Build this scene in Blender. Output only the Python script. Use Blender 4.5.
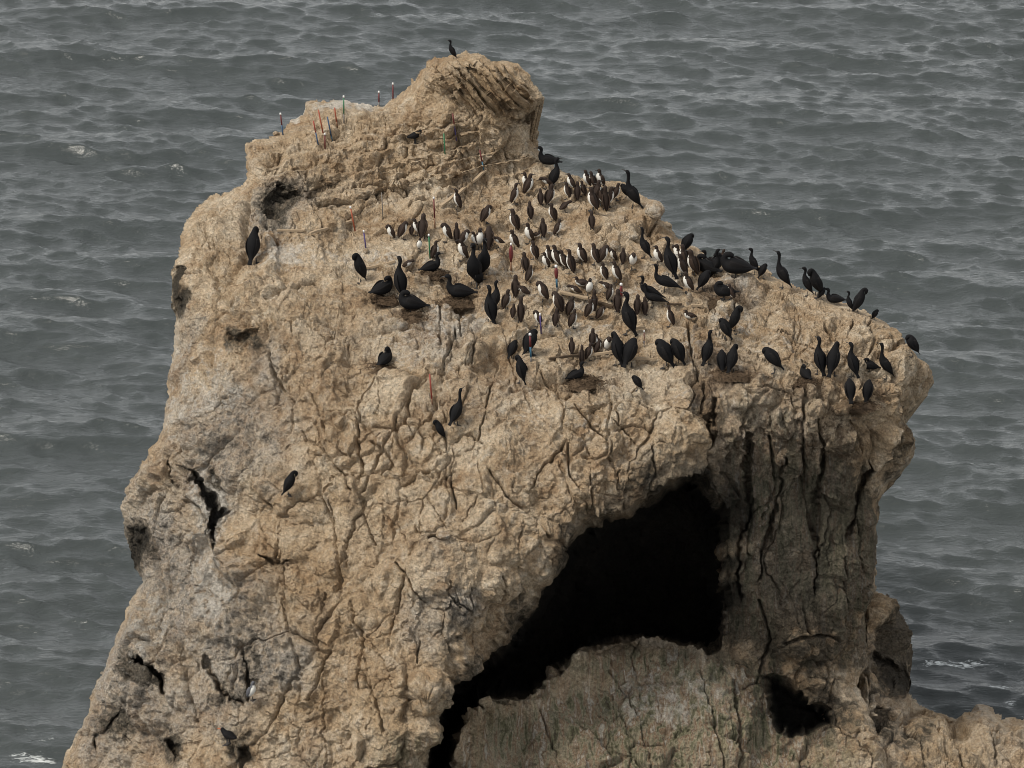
import bpy, bmesh, math, random
import numpy as np
from mathutils import Vector, Matrix

for _o in list(bpy.data.objects):
    bpy.data.objects.remove(_o)
SC = bpy.context.scene
COL = SC.collection
rng = np.random.default_rng(11)
random.seed(11)

# ------------------------------------------------------------------ camera
W, H, FPX = 1024, 768, 4600.0
PITCH = math.radians(22.0)
CAM = np.array([0.0, -85.0, 44.2])
cam_data = bpy.data.cameras.new('camera')
cam_data.sensor_width = 36.0
cam_data.lens = FPX / W * 36.0
cam_data.clip_start = 1.0
cam_data.clip_end = 30000.0
cam = bpy.data.objects.new('camera', cam_data)
COL.objects.link(cam)
cam.location = CAM
cam.rotation_euler = (math.radians(90) - PITCH, 0, 0)
SC.camera = cam
FWD = np.array([0, math.cos(PITCH), -math.sin(PITCH)])
UP = np.array([0, math.sin(PITCH), math.cos(PITCH)])
RIGHT = np.array([1.0, 0, 0])

# ------------------------------------------------------------------ light: overcast noon, soft sun from behind the left shoulder
SUN_EL, SUN_AZ = 54.0, -114.0          # azimuth: direction the sun stands in, degrees from +y towards +x
SKY_STRENGTH, SUN_STRENGTH, EXPOSURE = 0.10, 1.5, 1.06
world = bpy.data.worlds.new('World')
SC.world = world
world.use_nodes = True
wn, wl = world.node_tree.nodes, world.node_tree.links
wn.clear()
w_out = wn.new('ShaderNodeOutputWorld')
w_bg = wn.new('ShaderNodeBackground')
w_sky = wn.new('ShaderNodeTexSky')
w_sky.sky_type = 'NISHITA'
w_sky.sun_disc = False
w_sky.sun_elevation = math.radians(SUN_EL)
w_sky.sun_rotation = math.radians(SUN_AZ)
w_sky.dust_density = 0.5
w_hsv = wn.new('ShaderNodeHueSaturation')      # cloud cover takes the blue out of the sky
w_hsv.inputs['Saturation'].default_value = 0.11
wl.new(w_sky.outputs[0], w_hsv.inputs['Color'])
wl.new(w_hsv.outputs[0], w_bg.inputs['Color'])
w_bg.inputs['Strength'].default_value = SKY_STRENGTH
wl.new(w_bg.outputs[0], w_out.inputs['Surface'])
sun_data = bpy.data.lights.new('sun', 'SUN')
sun_data.energy = SUN_STRENGTH
sun_data.angle = math.radians(15)
sun_data.color = (1.0, 0.93, 0.82)
sun = bpy.data.objects.new('sun', sun_data)
COL.objects.link(sun)
_el, _az = math.radians(SUN_EL), math.radians(SUN_AZ)
_d = Vector((math.sin(_az) * math.cos(_el), math.cos(_az) * math.cos(_el), math.sin(_el)))
sun.rotation_euler = _d.to_track_quat('Z', 'Y').to_euler()
sun.location = _d * 100

SC.view_settings.view_transform = 'Standard'
SC.view_settings.look = 'None'
SC.view_settings.gamma = 1.0
SC.view_settings.exposure = EXPOSURE
SC.cycles.pixel_filter_type = 'BLACKMAN_HARRIS'
SC.cycles.filter_width = 0.95

# ------------------------------------------------------------------ numpy noise
def _hash(ix, iy, iz, seed):
    h = (ix.astype(np.int64) * 374761393 + iy.astype(np.int64) * 668265263 + iz.astype(np.int64) * 2147483647 + seed * 1274126177) & 0xFFFFFFFF
    h = ((h ^ (h >> 13)) * 1274126177) & 0xFFFFFFFF
    h = ((h ^ (h >> 16)) * 2246822519) & 0xFFFFFFFF
    return ((h ^ (h >> 15)) & 0xFFFFFF).astype(np.float32) / 16777215.0

def vnoise(P, seed=0):
    """value noise in -1..1 at points P (N,3)"""
    P = P.astype(np.float32)
    F = np.floor(P)
    I = F.astype(np.int64)
    f = P - F
    f = f * f * f * (f * (f * 6 - 15) + 10)
    x, y, z = I[:, 0], I[:, 1], I[:, 2]
    r = 0
    for dx in (0, 1):
        wx = f[:, 0] if dx else 1 - f[:, 0]
        for dy in (0, 1):
            wy = f[:, 1] if dy else 1 - f[:, 1]
            for dz in (0, 1):
                wz = f[:, 2] if dz else 1 - f[:, 2]
                r = r + wx * wy * wz * _hash(x + dx, y + dy, z + dz, seed)
    return r * 2 - 1

def fbm(P, scale, octv=4, seed=0, gain=0.5, ridged=False):
    a, s, r, t = 1.0, scale, 0, 0
    for k in range(octv):
        n = vnoise(P * s + 17.3 * k, seed + k)
        if ridged:
            n = 1 - 2 * np.abs(n)
        r = r + a * n
        t += a
        a *= gain
        s *= 2.03
    return r / t

def voronoi(P, scale, seed=0):
    """F2-F1, cell random, tilt of the cell's own facet, F1"""
    Q = (P * scale).astype(np.float32)
    I = np.floor(Q).astype(np.int64)
    f1 = np.full(len(Q), 9.0, np.float32)
    f2 = np.full(len(Q), 9.0, np.float32)
    cid = np.zeros(len(Q), np.float32)
    tilt = np.zeros(len(Q), np.float32)
    for dx in (-1, 0, 1):
        for dy in (-1, 0, 1):
            for dz in (-1, 0, 1):
                cx, cy, cz = I[:, 0] + dx, I[:, 1] + dy, I[:, 2] + dz
                h1 = _hash(cx, cy, cz, seed)
                h2 = _hash(cx, cy, cz, seed + 101)
                h3 = _hash(cx, cy, cz, seed + 202)
                ex, ey, ez = Q[:, 0] - cx - h1, Q[:, 1] - cy - h2, Q[:, 2] - cz - h3
                d = np.sqrt(ex * ex + ey * ey + ez * ez)
                near = d < f1
                f2 = np.where(near, f1, np.minimum(f2, d))
                cid = np.where(near, h1, cid)
                tilt = np.where(near, ex * (h2 - .5) * 2 + ey * (h3 - .5) * 2 + ez * (((h1 * 7.3) % 1) - .5) * 2, tilt)
                f1 = np.where(near, d, f1)
    return f1, f2 - f1, cid, tilt

def sstep(a, b, x):
    t = np.clip((x - a) / (b - a), 0, 1)
    return t * t * (3 - 2 * t)

# ------------------------------------------------------------------ sight lines: a picture point and a distance back give a place in the world
def ray_dir(u, v):
    u = np.asarray(u, float); v = np.asarray(v, float)
    return FWD[None] + RIGHT[None] * ((u - W / 2) / FPX)[..., None] - UP[None] * ((v - H / 2) / FPX)[..., None]

def place(u, v, y):
    d = ray_dir(u, v)
    t = (np.asarray(y) - CAM[1]) / d[..., 1]
    return CAM + d * t[..., None]

def seg_dist(U, V, poly, closed=False):
    best = np.full(U.shape, 1e9, np.float32)
    n = len(poly)
    for i in range(n if closed else n - 1):
        (x0, y0), (x1, y1) = poly[i][:2], poly[(i + 1) % n][:2]
        dx, dy = x1 - x0, y1 - y0
        t = np.clip(((U - x0) * dx + (V - y0) * dy) / (dx * dx + dy * dy + 1e-9), 0, 1)
        best = np.minimum(best, (U - x0 - t * dx) ** 2 + (V - y0 - t * dy) ** 2)
    return np.sqrt(best)

def inside(U, V, poly):
    r = np.zeros(U.shape, bool)
    n = len(poly)
    for i in range(n):
        (x0, y0), (x1, y1) = poly[i], poly[(i + 1) % n]
        if y0 == y1:
            continue
        c = ((y0 > V) != (y1 > V)) & (U < (x1 - x0) * (V - y0) / (y1 - y0) + x0)
        r ^= c
    return r

def sdf(U, V, poly):
    """positive inside, in picture units"""
    d = seg_dist(U, V, poly, True)
    return np.where(inside(U, V, poly), d, -d)

def local(U, V, pts, pad):
    """index window of the grid that a feature touches"""
    us = [p[0] for p in pts]; vs = [p[1] for p in pts]
    c = np.where((U[0] > min(us) - pad) & (U[0] < max(us) + pad))[0]
    r = np.where((V[:, 0] > min(vs) - pad) & (V[:, 0] < max(vs) + pad))[0]
    if len(c) == 0 or len(r) == 0:
        return None
    return slice(r[0], r[-1] + 1), slice(c[0], c[-1] + 1)

def tps(ctrl, U, V):
    c = np.array(ctrl, float)
    X = c[:, :2] / 100.0
    n = len(X)
    def k(r2):
        return 0.5 * r2 * np.log(r2 + 1e-9)
    d2 = ((X[:, None] - X[None]) ** 2).sum(-1)
    A = np.zeros((n + 3, n + 3))
    A[:n, :n] = k(d2) + 0.02 * np.eye(n)
    A[:n, n] = 1; A[:n, n + 1:] = X
    A[n, :n] = 1; A[n + 1:, :n] = X.T
    s = np.linalg.solve(A, np.concatenate([c[:, 2], np.zeros(3)]))
    u, v = U / 100.0, V / 100.0
    out = s[n] + s[n + 1] * u + s[n + 2] * v
    for i in range(n):
        out = out + s[i] * k((u - X[i, 0]) ** 2 + (v - X[i, 1]) ** 2)
    return out

# ------------------------------------------------------------------ materials
def new_mat(name):
    m = bpy.data.materials.new(name)
    m.use_nodes = True
    nt = m.node_tree
    bsdf = nt.nodes['Principled BSDF']
    return m, nt, bsdf

def noise_node(nt, scale, detail=6, rough=0.6, vec=None, distortion=0.0):
    n = nt.nodes.new('ShaderNodeTexNoise')
    n.inputs['Scale'].default_value = scale
    n.inputs['Detail'].default_value = detail
    n.inputs['Roughness'].default_value = rough
    n.inputs['Distortion'].default_value = distortion
    if vec is not None:
        nt.links.new(vec, n.inputs['Vector'])
    return n

def ramp(nt, fac, stops):
    r = nt.nodes.new('ShaderNodeValToRGB')
    e = r.color_ramp.elements
    while len(e) < len(stops):
        e.new(0.5)
    for el, (p, c) in zip(e, stops):
        el.position = p
        el.color = c if len(c) == 4 else (*c, 1)
    nt.links.new(fac, r.inputs['Fac'])
    return r

def mix(nt, fac, a, b, blend='MIX'):
    n = nt.nodes.new('ShaderNodeMix')
    n.data_type = 'RGBA'
    n.blend_type = blend
    for sock, val in ((n.inputs[0], fac), (n.inputs[6], a), (n.inputs[7], b)):
        if hasattr(val, 'is_linked') or isinstance(val, bpy.types.NodeSocket):
            nt.links.new(val, sock)
        else:
            sock.default_value = val if not isinstance(val, tuple) or len(val) == 4 else (*val, 1)
    return n.outputs[2]

def math_node(nt, op, a, b=None):
    n = nt.nodes.new('ShaderNodeMath')
    n.operation = op
    for i, v in enumerate((a, b)):
        if v is None:
            continue
        if isinstance(v, bpy.types.NodeSocket):
            nt.links.new(v, n.inputs[i])
        else:
            n.inputs[i].default_value = v
    return n.outputs[0]

def rock_material():
    m, nt, b = new_mat('weathered_rock')
    L = nt.links.new
    tc = nt.nodes.new('ShaderNodeTexCoord')
    P = tc.outputs['Object']
    attr = nt.nodes.new('ShaderNodeVertexColor')
    attr.layer_name = 'stain'
    sep = nt.nodes.new('ShaderNodeSeparateColor')
    L(attr.outputs['Color'], sep.inputs[0])
    dark, grey, ochre = sep.outputs[0], sep.outputs[1], sep.outputs[2]
    attr2 = nt.nodes.new('ShaderNodeVertexColor')
    attr2.layer_name = 'wet'
    sep2 = nt.nodes.new('ShaderNodeSeparateColor')
    L(attr2.outputs['Color'], sep2.inputs[0])
    algae, white, hollow_shade = sep2.outputs[0], sep2.outputs[1], sep2.outputs[2]
    n1 = noise_node(nt, 0.9, 8, 0.62, P)
    n2 = noise_node(nt, 5.0, 8, 0.68, P, 0.4)
    n3 = noise_node(nt, 19.0, 6, 0.7, P)
    n4 = noise_node(nt, 2.3, 8, 0.7, P, 0.8)
    base = ramp(nt, n1.outputs[0], [(0.38, (0.33, 0.225, 0.135)), (0.51, (0.53, 0.41, 0.275)), (0.63, (0.76, 0.65, 0.49))]).outputs[0]
    tint = ramp(nt, n4.outputs[0], [(0.38, (0.40, 0.26, 0.145)), (0.52, (0.57, 0.43, 0.28)), (0.65, (0.74, 0.65, 0.52))]).outputs[0]
    c = mix(nt, 0.5, base, tint)
    # mottling: pale guano flecks and brown grit
    fl = ramp(nt, n2.outputs[0], [(0.52, (0, 0, 0)), (0.66, (1, 1, 1))]).outputs[0]
    c = mix(nt, math_node(nt, 'MULTIPLY', fl, 0.45), c, (0.62, 0.52, 0.39))
    gr = ramp(nt, n2.outputs[0], [(0.30, (1, 1, 1)), (0.44, (0, 0, 0))]).outputs[0]
    c = mix(nt, math_node(nt, 'MULTIPLY', gr, 0.5), c, (0.22, 0.14, 0.08))
    sp = ramp(nt, n3.outputs[0], [(0.30, (1, 1, 1)), (0.42, (0, 0, 0))]).outputs[0]
    c = mix(nt, math_node(nt, 'MULTIPLY', sp, 0.85), c, (0.13, 0.085, 0.05))
    fine = noise_node(nt, 17.0, 5, 0.85, P)
    fv = nt.nodes.new('ShaderNodeMapRange'); L(fine.outputs[0], fv.inputs[0])
    fv.inputs[1].default_value = 0.30; fv.inputs[2].default_value = 0.70; fv.inputs[3].default_value = 0.46; fv.inputs[4].default_value = 1.50
    # ochre lichen
    c = mix(nt, math_node(nt, 'MULTIPLY', ochre, 0.5), c, mix(nt, n2.outputs[0], (0.36, 0.235, 0.125), (0.56, 0.41, 0.24)))
    # grey lichen and bare limestone
    gm = ramp(nt, n2.outputs[0], [(0.35, (0, 0, 0)), (0.58, (1, 1, 1))]).outputs[0]
    gcol = mix(nt, ramp(nt, n3.outputs[0], [(.3, (0, 0, 0)), (.65, (1, 1, 1))]).outputs[0], (0.12, 0.11, 0.095), (0.56, 0.52, 0.46))
    gf = math_node(nt, 'MULTIPLY', grey, math_node(nt, 'ADD', math_node(nt, 'MULTIPLY', gm, 0.6), 0.35))
    c = mix(nt, gf, c, gcol)
    # dark lichen crust, and darker patches over hollows and the right wall
    dm = math_node(nt, 'ADD', dark, math_node(nt, 'MULTIPLY', math_node(nt, 'SUBTRACT', n2.outputs[0], 0.5), 1.6))
    dmr = ramp(nt, dm, [(0.25, (0, 0, 0)), (0.62, (1, 1, 1))]).outputs[0]
    dmf = math_node(nt, 'MULTIPLY', dmr, ramp(nt, dark, [(0.0, (0, 0, 0)), (0.25, (1, 1, 1))]).outputs[0])
    dcol = mix(nt, ramp(nt, n3.outputs[0], [(0.35, (0, 0, 0)), (0.7, (1, 1, 1))]).outputs[0], (0.022, 0.020, 0.015), (0.15, 0.125, 0.092))
    c = mix(nt, math_node(nt, 'MULTIPLY', dmf, 0.9), c, dcol)
    # algae film, in vertical runs
    mp = nt.nodes.new('ShaderNodeMapping')
    mp.inputs['Scale'].default_value = (6.0, 3.0, 0.6)
    mp.inputs['Rotation'].default_value = (0, math.radians(-16), 0)
    L(P, mp.inputs[0])
    n5 = noise_node(nt, 1.0, 7, 0.65, mp.outputs[0], 0.6)
    acol = ramp(nt, n5.outputs[0], [(0.33, (0.05, 0.045, 0.03)), (0.41, (0.15, 0.15, 0.085)), (0.49, (0.34, 0.30, 0.21)), (0.55, (0.25, 0.16, 0.095)), (0.63, (0.50, 0.46, 0.38))]).outputs[0]
    c = mix(nt, math_node(nt, 'MULTIPLY', algae, 0.92), c, acol)
    # white wash
    wm = ramp(nt, math_node(nt, 'ADD', white, math_node(nt, 'MULTIPLY', math_node(nt, 'SUBTRACT', n2.outputs[0], 0.5), 2.0)), [(0.22, (0, 0, 0)), (0.62, (1, 1, 1))]).outputs[0]
    wf = math_node(nt, 'MULTIPLY', wm, ramp(nt, white, [(0.0, (0, 0, 0)), (0.2, (1, 1, 1))]).outputs[0])
    c = mix(nt, math_node(nt, 'MULTIPLY', wf, 0.8), c, (0.66, 0.61, 0.53))
    attr3 = nt.nodes.new('ShaderNodeVertexColor'); attr3.layer_name = 'dirt'
    sep3 = nt.nodes.new('ShaderNodeSeparateColor'); L(attr3.outputs['Color'], sep3.inputs[0])
    dt = ramp(nt, math_node(nt, 'ADD', sep3.outputs[0], math_node(nt, 'MULTIPLY', math_node(nt, 'SUBTRACT', n2.outputs[0], 0.5), 2.6)), [(0.3, (0, 0, 0)), (0.85, (1, 1, 1))]).outputs[0]
    dtf = math_node(nt, 'MULTIPLY', dt, ramp(nt, sep3.outputs[0], [(0.0, (0, 0, 0)), (0.2, (1, 1, 1))]).outputs[0])
    c = mix(nt, math_node(nt, 'MULTIPLY', dtf, 0.85), c, mix(nt, n3.outputs[0], (0.05, 0.032, 0.02), (0.22, 0.145, 0.085)))
    # dark wet rock, with the shade of caves and hollows painted in
    c = mix(nt, math_node(nt, 'MULTIPLY', hollow_shade, 0.97), c, mix(nt, n3.outputs[0], (0.004, 0.004, 0.0035), (0.022, 0.020, 0.016)))
    hv = nt.nodes.new('ShaderNodeHueSaturation')
    L(fv.outputs[0], hv.inputs['Value']); L(c, hv.inputs['Color'])
    L(hv.outputs[0], b.inputs['Base Color'])
    b.inputs['Roughness'].default_value = 0.95
    b.inputs['Specular IOR Level'].default_value = 0.15
    # relief finer than the mesh
    vor = nt.nodes.new('ShaderNodeTexVoronoi')
    vor.feature = 'F1'
    vor.inputs['Scale'].default_value = 11.0
    wv = mix(nt, 0.10, P, n2.outputs['Color'])
    L(wv, vor.inputs['Vector'])
    n6 = noise_node(nt, 34.0, 3, 0.7, P)
    hsum = math_node(nt, 'ADD', math_node(nt, 'MULTIPLY', n3.outputs[0], 0.75), math_node(nt, 'MULTIPLY', n2.outputs[0], 0.9))
    hsum = math_node(nt, 'ADD', hsum, math_node(nt, 'MULTIPLY', vor.outputs[0], 0.25))
    hsum = math_node(nt, 'ADD', hsum, math_node(nt, 'MULTIPLY', n6.outputs[0], 0.35))
    bump = nt.nodes.new('ShaderNodeBump')
    bump.inputs['Strength'].default_value = 1.0
    bump.inputs['Distance'].default_value = 0.16
    L(hsum, bump.inputs['Height'])
    L(bump.outputs[0], b.inputs['Normal'])
    return m
ROCK = rock_material()

def set_props(o, label=None, cat=None, group=None, kind=None):
    if label: o['label'] = label
    if cat: o['category'] = cat
    if group: o['group'] = group
    if kind: o['kind'] = kind
    return o

# ------------------------------------------------------------------ rock builder
def brush(U, V, items, warp):
    out = np.zeros(U.shape, np.float32)
    for it in items:
        u, v, ru, rv, s = it[:5]
        a = math.radians(it[5]) if len(it) > 5 else 0
        du, dv = U - u, V - v
        p = (du * math.cos(a) + dv * math.sin(a)) / ru
        q = (-du * math.sin(a) + dv * math.cos(a)) / rv
        out = np.maximum(out, s * np.clip(1.5 - np.sqrt(p * p + q * q) - warp * 0.5, 0, 1))
    return out

def build_rock(name, outline, ctrl, step, carves=(), cracks=(), bumps=(), stains=None, round_w=16.0, round_d=0.5, curtain=(11.0, 0.62), disp=1.0, slabs=None, seed=0, fold=None):
    us = [p[0] for p in outline]; vs = [p[1] for p in outline]
    u = np.arange(min(us) - 4, max(us) + 4, step)
    v = np.arange(min(vs) - 4, max(vs) + 4, step)
    U, V = np.meshgrid(u, v)
    Y = tps(ctrl, U, V)
    P0 = place(U, V, Y)
    sh = U.shape
    flat = P0.reshape(-1, 3)
    w1 = vnoise(flat * 0.9, 31 + seed).reshape(sh); w2 = vnoise(flat * 0.9, 57 + seed).reshape(sh)
    w3 = vnoise(flat * 3.1, 32 + seed).reshape(sh); w4 = vnoise(flat * 3.1, 58 + seed).reshape(sh)
    w5 = vnoise(flat * 1.9, 33 + seed).reshape(sh); w6 = vnoise(flat * 9.0, 34 + seed).reshape(sh); w7 = vnoise(flat * 9.0, 35 + seed).reshape(sh)
    # warped picture coordinates make traced features ragged
    Uw = U + w1 * 4 + w3 * 3.0; Vw = V + w2 * 4 + w4 * 3.0
    Uw = Uw + w6 * 2.5; Vw = Vw + w7 * 2.5
    Uc = U + w3 * 1.6 + w6 * 1.5; Vc = V + w4 * 1.6 + w7 * 1.5
    S = sdf(U + w3 * 2.2 + w1 * 1.5 + w6 * 1.6, V + w4 * 2.2 + w2 * 1.5 + w7 * 1.6, outline)
    hollow_shade = np.zeros(sh, np.float32)
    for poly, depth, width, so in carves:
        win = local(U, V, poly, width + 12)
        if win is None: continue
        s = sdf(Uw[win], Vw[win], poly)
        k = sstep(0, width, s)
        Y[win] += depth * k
        hollow_shade[win] = np.maximum(hollow_shade[win], so * sstep(-2, width * 0.6, s))  # carved hollows carry their shade as near-black colour
    e = np.clip(1 - S / round_w, 0, 1)
    Y = Y + round_d * e ** 2
    # grooves are cut along the surface normal
    groove = np.zeros(sh, np.float32)
    for cr in cracks:
        pts, wd, dp = cr
        dp = dp * 1.5
        win = local(U, V, pts, wd * 4 + 8)
        if win is None: continue
        d = seg_dist(Uc[win], Vc[win], pts)
        mod = 0.75 + 0.25 * w3[win]
        mod = mod * (0.25 + 0.75 * sstep(-.7, .1, w5[win]))
        g = dp * mod * np.exp(-(d / (wd * .6)) ** 2)
        groove[win] = np.maximum(groove[win], g)
    lift = np.zeros(sh, np.float32)
    for (bu, bv, br, bh) in bumps:
        win = local(U, V, [(bu, bv)], br * 2)
        if win is None: continue
        r2 = ((Uw[win] - bu) ** 2 + (Vw[win] - bv) ** 2) / br ** 2
        lift[win] = np.maximum(lift[win], bh * np.clip(1 - r2, 0, 1) ** .7)
    if slabs is not None:
        # tilted beds of the summit block, each standing a little proud of the next
      for sm, ang, per, amp in slabs:
        m = sstep(-4, 14, sdf(Uw, Vw, sm)) * sstep(0, 7, S)
        a = math.radians(ang)
        t = (U * math.sin(a) - V * math.cos(a) + 1.6 * w5 + 1.0 * w3 + .8 * w6) / per
        fl = np.floor(t).astype(np.int64).ravel()
        z0 = np.zeros(len(fl), np.int64)
        hh = _hash(fl, z0, z0, 8).reshape(sh)
        fr = t - np.floor(t)
        brk = _hash(np.floor((U * math.cos(a) + V * math.sin(a)) / (per * 2.2) + hh * 3).astype(np.int64).ravel(), fl, z0, 18).reshape(sh)
        Y -= m * amp * ((fr ** 1.3) * (.4 + hh) + .45 * brk - .4)
    P = place(U, V, Y)
    keep = S > -1.5
    idx = np.where(keep.ravel())[0]
    def nrm(P):
        du = np.gradient(P, axis=1); dv = np.gradient(P, axis=0)
        n = np.cross(dv, du)
        n /= np.linalg.norm(n, axis=2, keepdims=True) + 1e-12
        return n
    # smoothed normals
    Ns = nrm(P)
    for _ in range(6):
        Ns = (Ns + np.roll(Ns, 2, 0) + np.roll(Ns, -2, 0) + np.roll(Ns, 2, 1) + np.roll(Ns, -2, 1)) / 5
    Ns /= np.linalg.norm(Ns, axis=2, keepdims=True)
    if (Ns[..., 1].mean() > 0): Ns = -Ns
    pts = P.reshape(-1, 3)[idx]
    N = Ns.reshape(-1, 3)[idx]
    warp = np.stack([fbm(pts, 0.8, 3, 71 + seed), fbm(pts, 0.8, 3, 75 + seed), fbm(pts, 0.8, 3, 79 + seed)], 1)
    dPv = np.linalg.norm(np.gradient(P, axis=0), axis=2); dPu = np.linalg.norm(np.gradient(P, axis=1), axis=2)
    spc = np.minimum(np.maximum(dPv, dPu), 1.0).reshape(-1)[idx]
    def fw(f):       # relief that the mesh is too coarse to carry fades out
        return np.clip(1.6 - 2.2 * spc * f, 0, 1)
    d = 0.27 * fbm(pts, 0.55, 3, 5 + seed)
    d += fw(4) * 0.085 * fbm(pts + warp * 0.3, 1.7, 4, 15 + seed, ridged=True)
    d += fw(7) * 0.040 * fbm(pts, 7.0, 3, 25 + seed, 0.65)
    mask1 = sstep(-0.25, 0.35, fbm(pts, 0.45, 2, 91 + seed))
    jag = fw(7)[:, None] * 0.04 * np.stack([vnoise(pts * 7, 41), vnoise(pts * 7, 42), vnoise(pts * 7, 43)], 1)
    q = (pts + warp * 0.28 + jag * 1.4) * np.array([1.0, 1.0, 0.45])
    f1, fe, cid, tl = voronoi(q, 0.8, 3 + seed)
    d += fw(1.6) * ((cid - 0.5) * 0.13 + tl * 0.30) * sstep(0, .16, fe) - fw(10) * 0.16 * np.exp(-(fe / 0.03) ** 2) * (0.15 + 0.85 * mask1)
    q = (pts + warp * 0.15 + jag) * np.array([1.0, 1.0, 0.5])
    f1, fe, cid, tl = voronoi(q, 2.2, 13 + seed)
    mask2 = sstep(-0.15, 0.35, fbm(pts, 0.7, 3, 97 + seed))
    d += fw(3) * ((cid - 0.5) * 0.08 + tl * 0.20) * sstep(0, .16, fe) * (0.35 + 0.65 * mask2) - fw(8) * 0.06 * np.exp(-(fe / 0.06) ** 2) * mask2
    q = pts + warp * 0.12 + jag * .6
    f1, fe, cid, tl = voronoi(q, 5.5, 23 + seed)
    mask3 = sstep(-0.3, 0.2, fbm(pts, 1.3, 3, 99 + seed))
    d += fw(6) * (((cid - 0.5) * 0.035 + tl * 0.08) * sstep(0, .2, fe) * (0.3 + 0.7 * mask3) - 0.02 * np.exp(-(fe / 0.10) ** 2) * mask3)
    f1, fe, cid, tl = voronoi(pts + jag, 12.0, 33 + seed)
    # short angular joints between the small blocks
    f1, fe, cid, tl = voronoi((pts + jag) * np.array([1.0, 1.0, .7]) + 40, 1.5, 53 + seed)
    brk = sstep(.0, .25, fbm(pts, 1.1, 2, 85 + seed))
    d -= fw(8) * 0.06 * np.exp(-(fe / 0.024) ** 2) * brk
    d += fw(12) * ((cid - 0.5) * 0.026 + tl * 0.040) * (0.5 + 0.5 * mask3)
    d += fw(14) * 0.012 * fbm(pts, 15.0, 2, 65 + seed, 0.7)
    d *= disp * (0.15 + 0.85 * sstep(-2, 11, S).ravel()[idx])
    pix_d = ((-groove + lift) * sstep(-1, 16, S)).ravel()[idx]
    if fold is not None:
        for poly, wd, amp, kx in fold:       # plateau flattening: less large relief where birds stand
            m = sstep(0, wd, sdf(U, V, poly)).ravel()[idx]
            d = d * (1 - m * kx)
    d += pix_d
    pts = pts + N * d[:, None]
    remap = -np.ones(sh[0] * sh[1], np.int64)
    remap[idx] = np.arange(len(idx))
    R = remap.reshape(sh)
    a, b_, c_, d_ = R[:-1, :-1], R[:-1, 1:], R[1:, 1:], R[1:, :-1]
    ok = (a >= 0) & (b_ >= 0) & (c_ >= 0) & (d_ >= 0)
    quads = np.stack([a[ok], d_[ok], c_[ok], b_[ok]], 1)
    # rim edges -> curtain that closes the back of the rock down to the sea bed
    E = np.concatenate([quads[:, [0, 1]], quads[:, [1, 2]], quads[:, [2, 3]], quads[:, [3, 0]]])
    key = E.min(1) * 10_000_000 + E.max(1)
    uq, first, cnt = np.unique(key, return_index=True, return_counts=True)
    rimE = E[first[cnt == 1]]
    rimV = np.unique(rimE)
    rp = pts[rimV]
    ty, shrink = curtain
    rowmid = (U * keep).sum(1) / np.maximum(keep.sum(1), 1)
    ker = np.ones(41) / 41
    rowmid = np.convolve(np.pad(rowmid, 20, 'edge'), ker, 'valid')
    midu = rowmid[idx[rimV] // sh[1]]
    cx = (midu - W / 2) / FPX * 92.0
    # the far side always drops faster than a look down from the cliff, so the rim stays the skyline
    T = np.stack([cx + (rp[:, 0] - cx) * shrink, np.minimum(ty, rp[:, 1] + (rp[:, 2] + 1.2) / 0.75), np.full(len(rp), -1.2)], 1)
    rings = []
    K = 14
    lut = -np.ones(len(pts), np.int64); lut[rimV] = np.arange(len(rimV))
    base = len(pts)
    verts = [pts]
    for k in range(1, K + 1):
        s = (k / K) ** 1.6
        sy, sz = s, 1 - (1 - s) ** 1.35
        sx = 1 - (1 - s) ** (2 + 3 * sstep(9.0, 11.0, rp[:, 2]))
        q = rp + (T - rp) * np.stack([sx, np.full(len(rp), sy), np.full(len(rp), sz)], 1)
        jit = 0.3 * min(1, s * 3) * np.stack([fbm(q, 0.6, 4, 3), fbm(q, 0.6, 4, 4), 0.5 * fbm(q, 0.6, 4, 6)], 1)
        verts.append(q + jit)
    cq = []
    for k in range(K):
        i0 = rimE[:, 0] if k == 0 else base + (k - 1) * len(rimV) + lut[rimE[:, 0]]
        i1 = rimE[:, 1] if k == 0 else base + (k - 1) * len(rimV) + lut[rimE[:, 1]]
        j0 = base + k * len(rimV) + lut[rimE[:, 0]]
        j1 = base + k * len(rimV) + lut[rimE[:, 1]]
        cq.append(np.stack([i1, i0, j0, j1], 1))
    allv = np.concatenate(verts).astype(np.float32)
    allq = np.concatenate([quads] + cq).astype(np.int32)
    me = bpy.data.meshes.new(name)
    me.vertices.add(len(allv)); me.vertices.foreach_set('co', allv.ravel())
    me.loops.add(allq.size); me.loops.foreach_set('vertex_index', allq.ravel())
    me.polygons.add(len(allq)); me.polygons.foreach_set('loop_start', np.arange(0, allq.size, 4, dtype=np.int32))
    me.polygons.foreach_set('use_smooth', np.arange(len(allq)) >= len(quads))
    me.update(calc_edges=True)
    me.materials.append(ROCK)
    st = stains or {}
    wv = (w1 + 0.7 * w3)
    def lay(k):
        x = brush(Uw, Vw, st.get(k, []), wv) if k in st else np.zeros(sh, np.float32)
        x = x.ravel()[idx]
        tail = np.tile(x[rimV], K)
        return np.concatenate([x, tail])
    shadev = hollow_shade.ravel()[idx]; shadev = np.concatenate([shadev, np.zeros(K * len(rimV))])
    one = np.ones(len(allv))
    for nm, chans in (('dirt', (lay('dirt'), lay('dirt'), lay('dirt'))), ('stain', (lay('dark'), lay('grey'), lay('ochre'))), ('wet', (lay('algae'), lay('white'), np.maximum(shadev, lay('hollow_shade'))))):
        at = me.color_attributes.new(nm, 'FLOAT_COLOR', 'POINT')
        at.data.foreach_set('color', np.stack([*chans, one], 1).astype(np.float32).ravel())
    o = bpy.data.objects.new(name, me)
    COL.objects.link(o)
    return o
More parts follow.
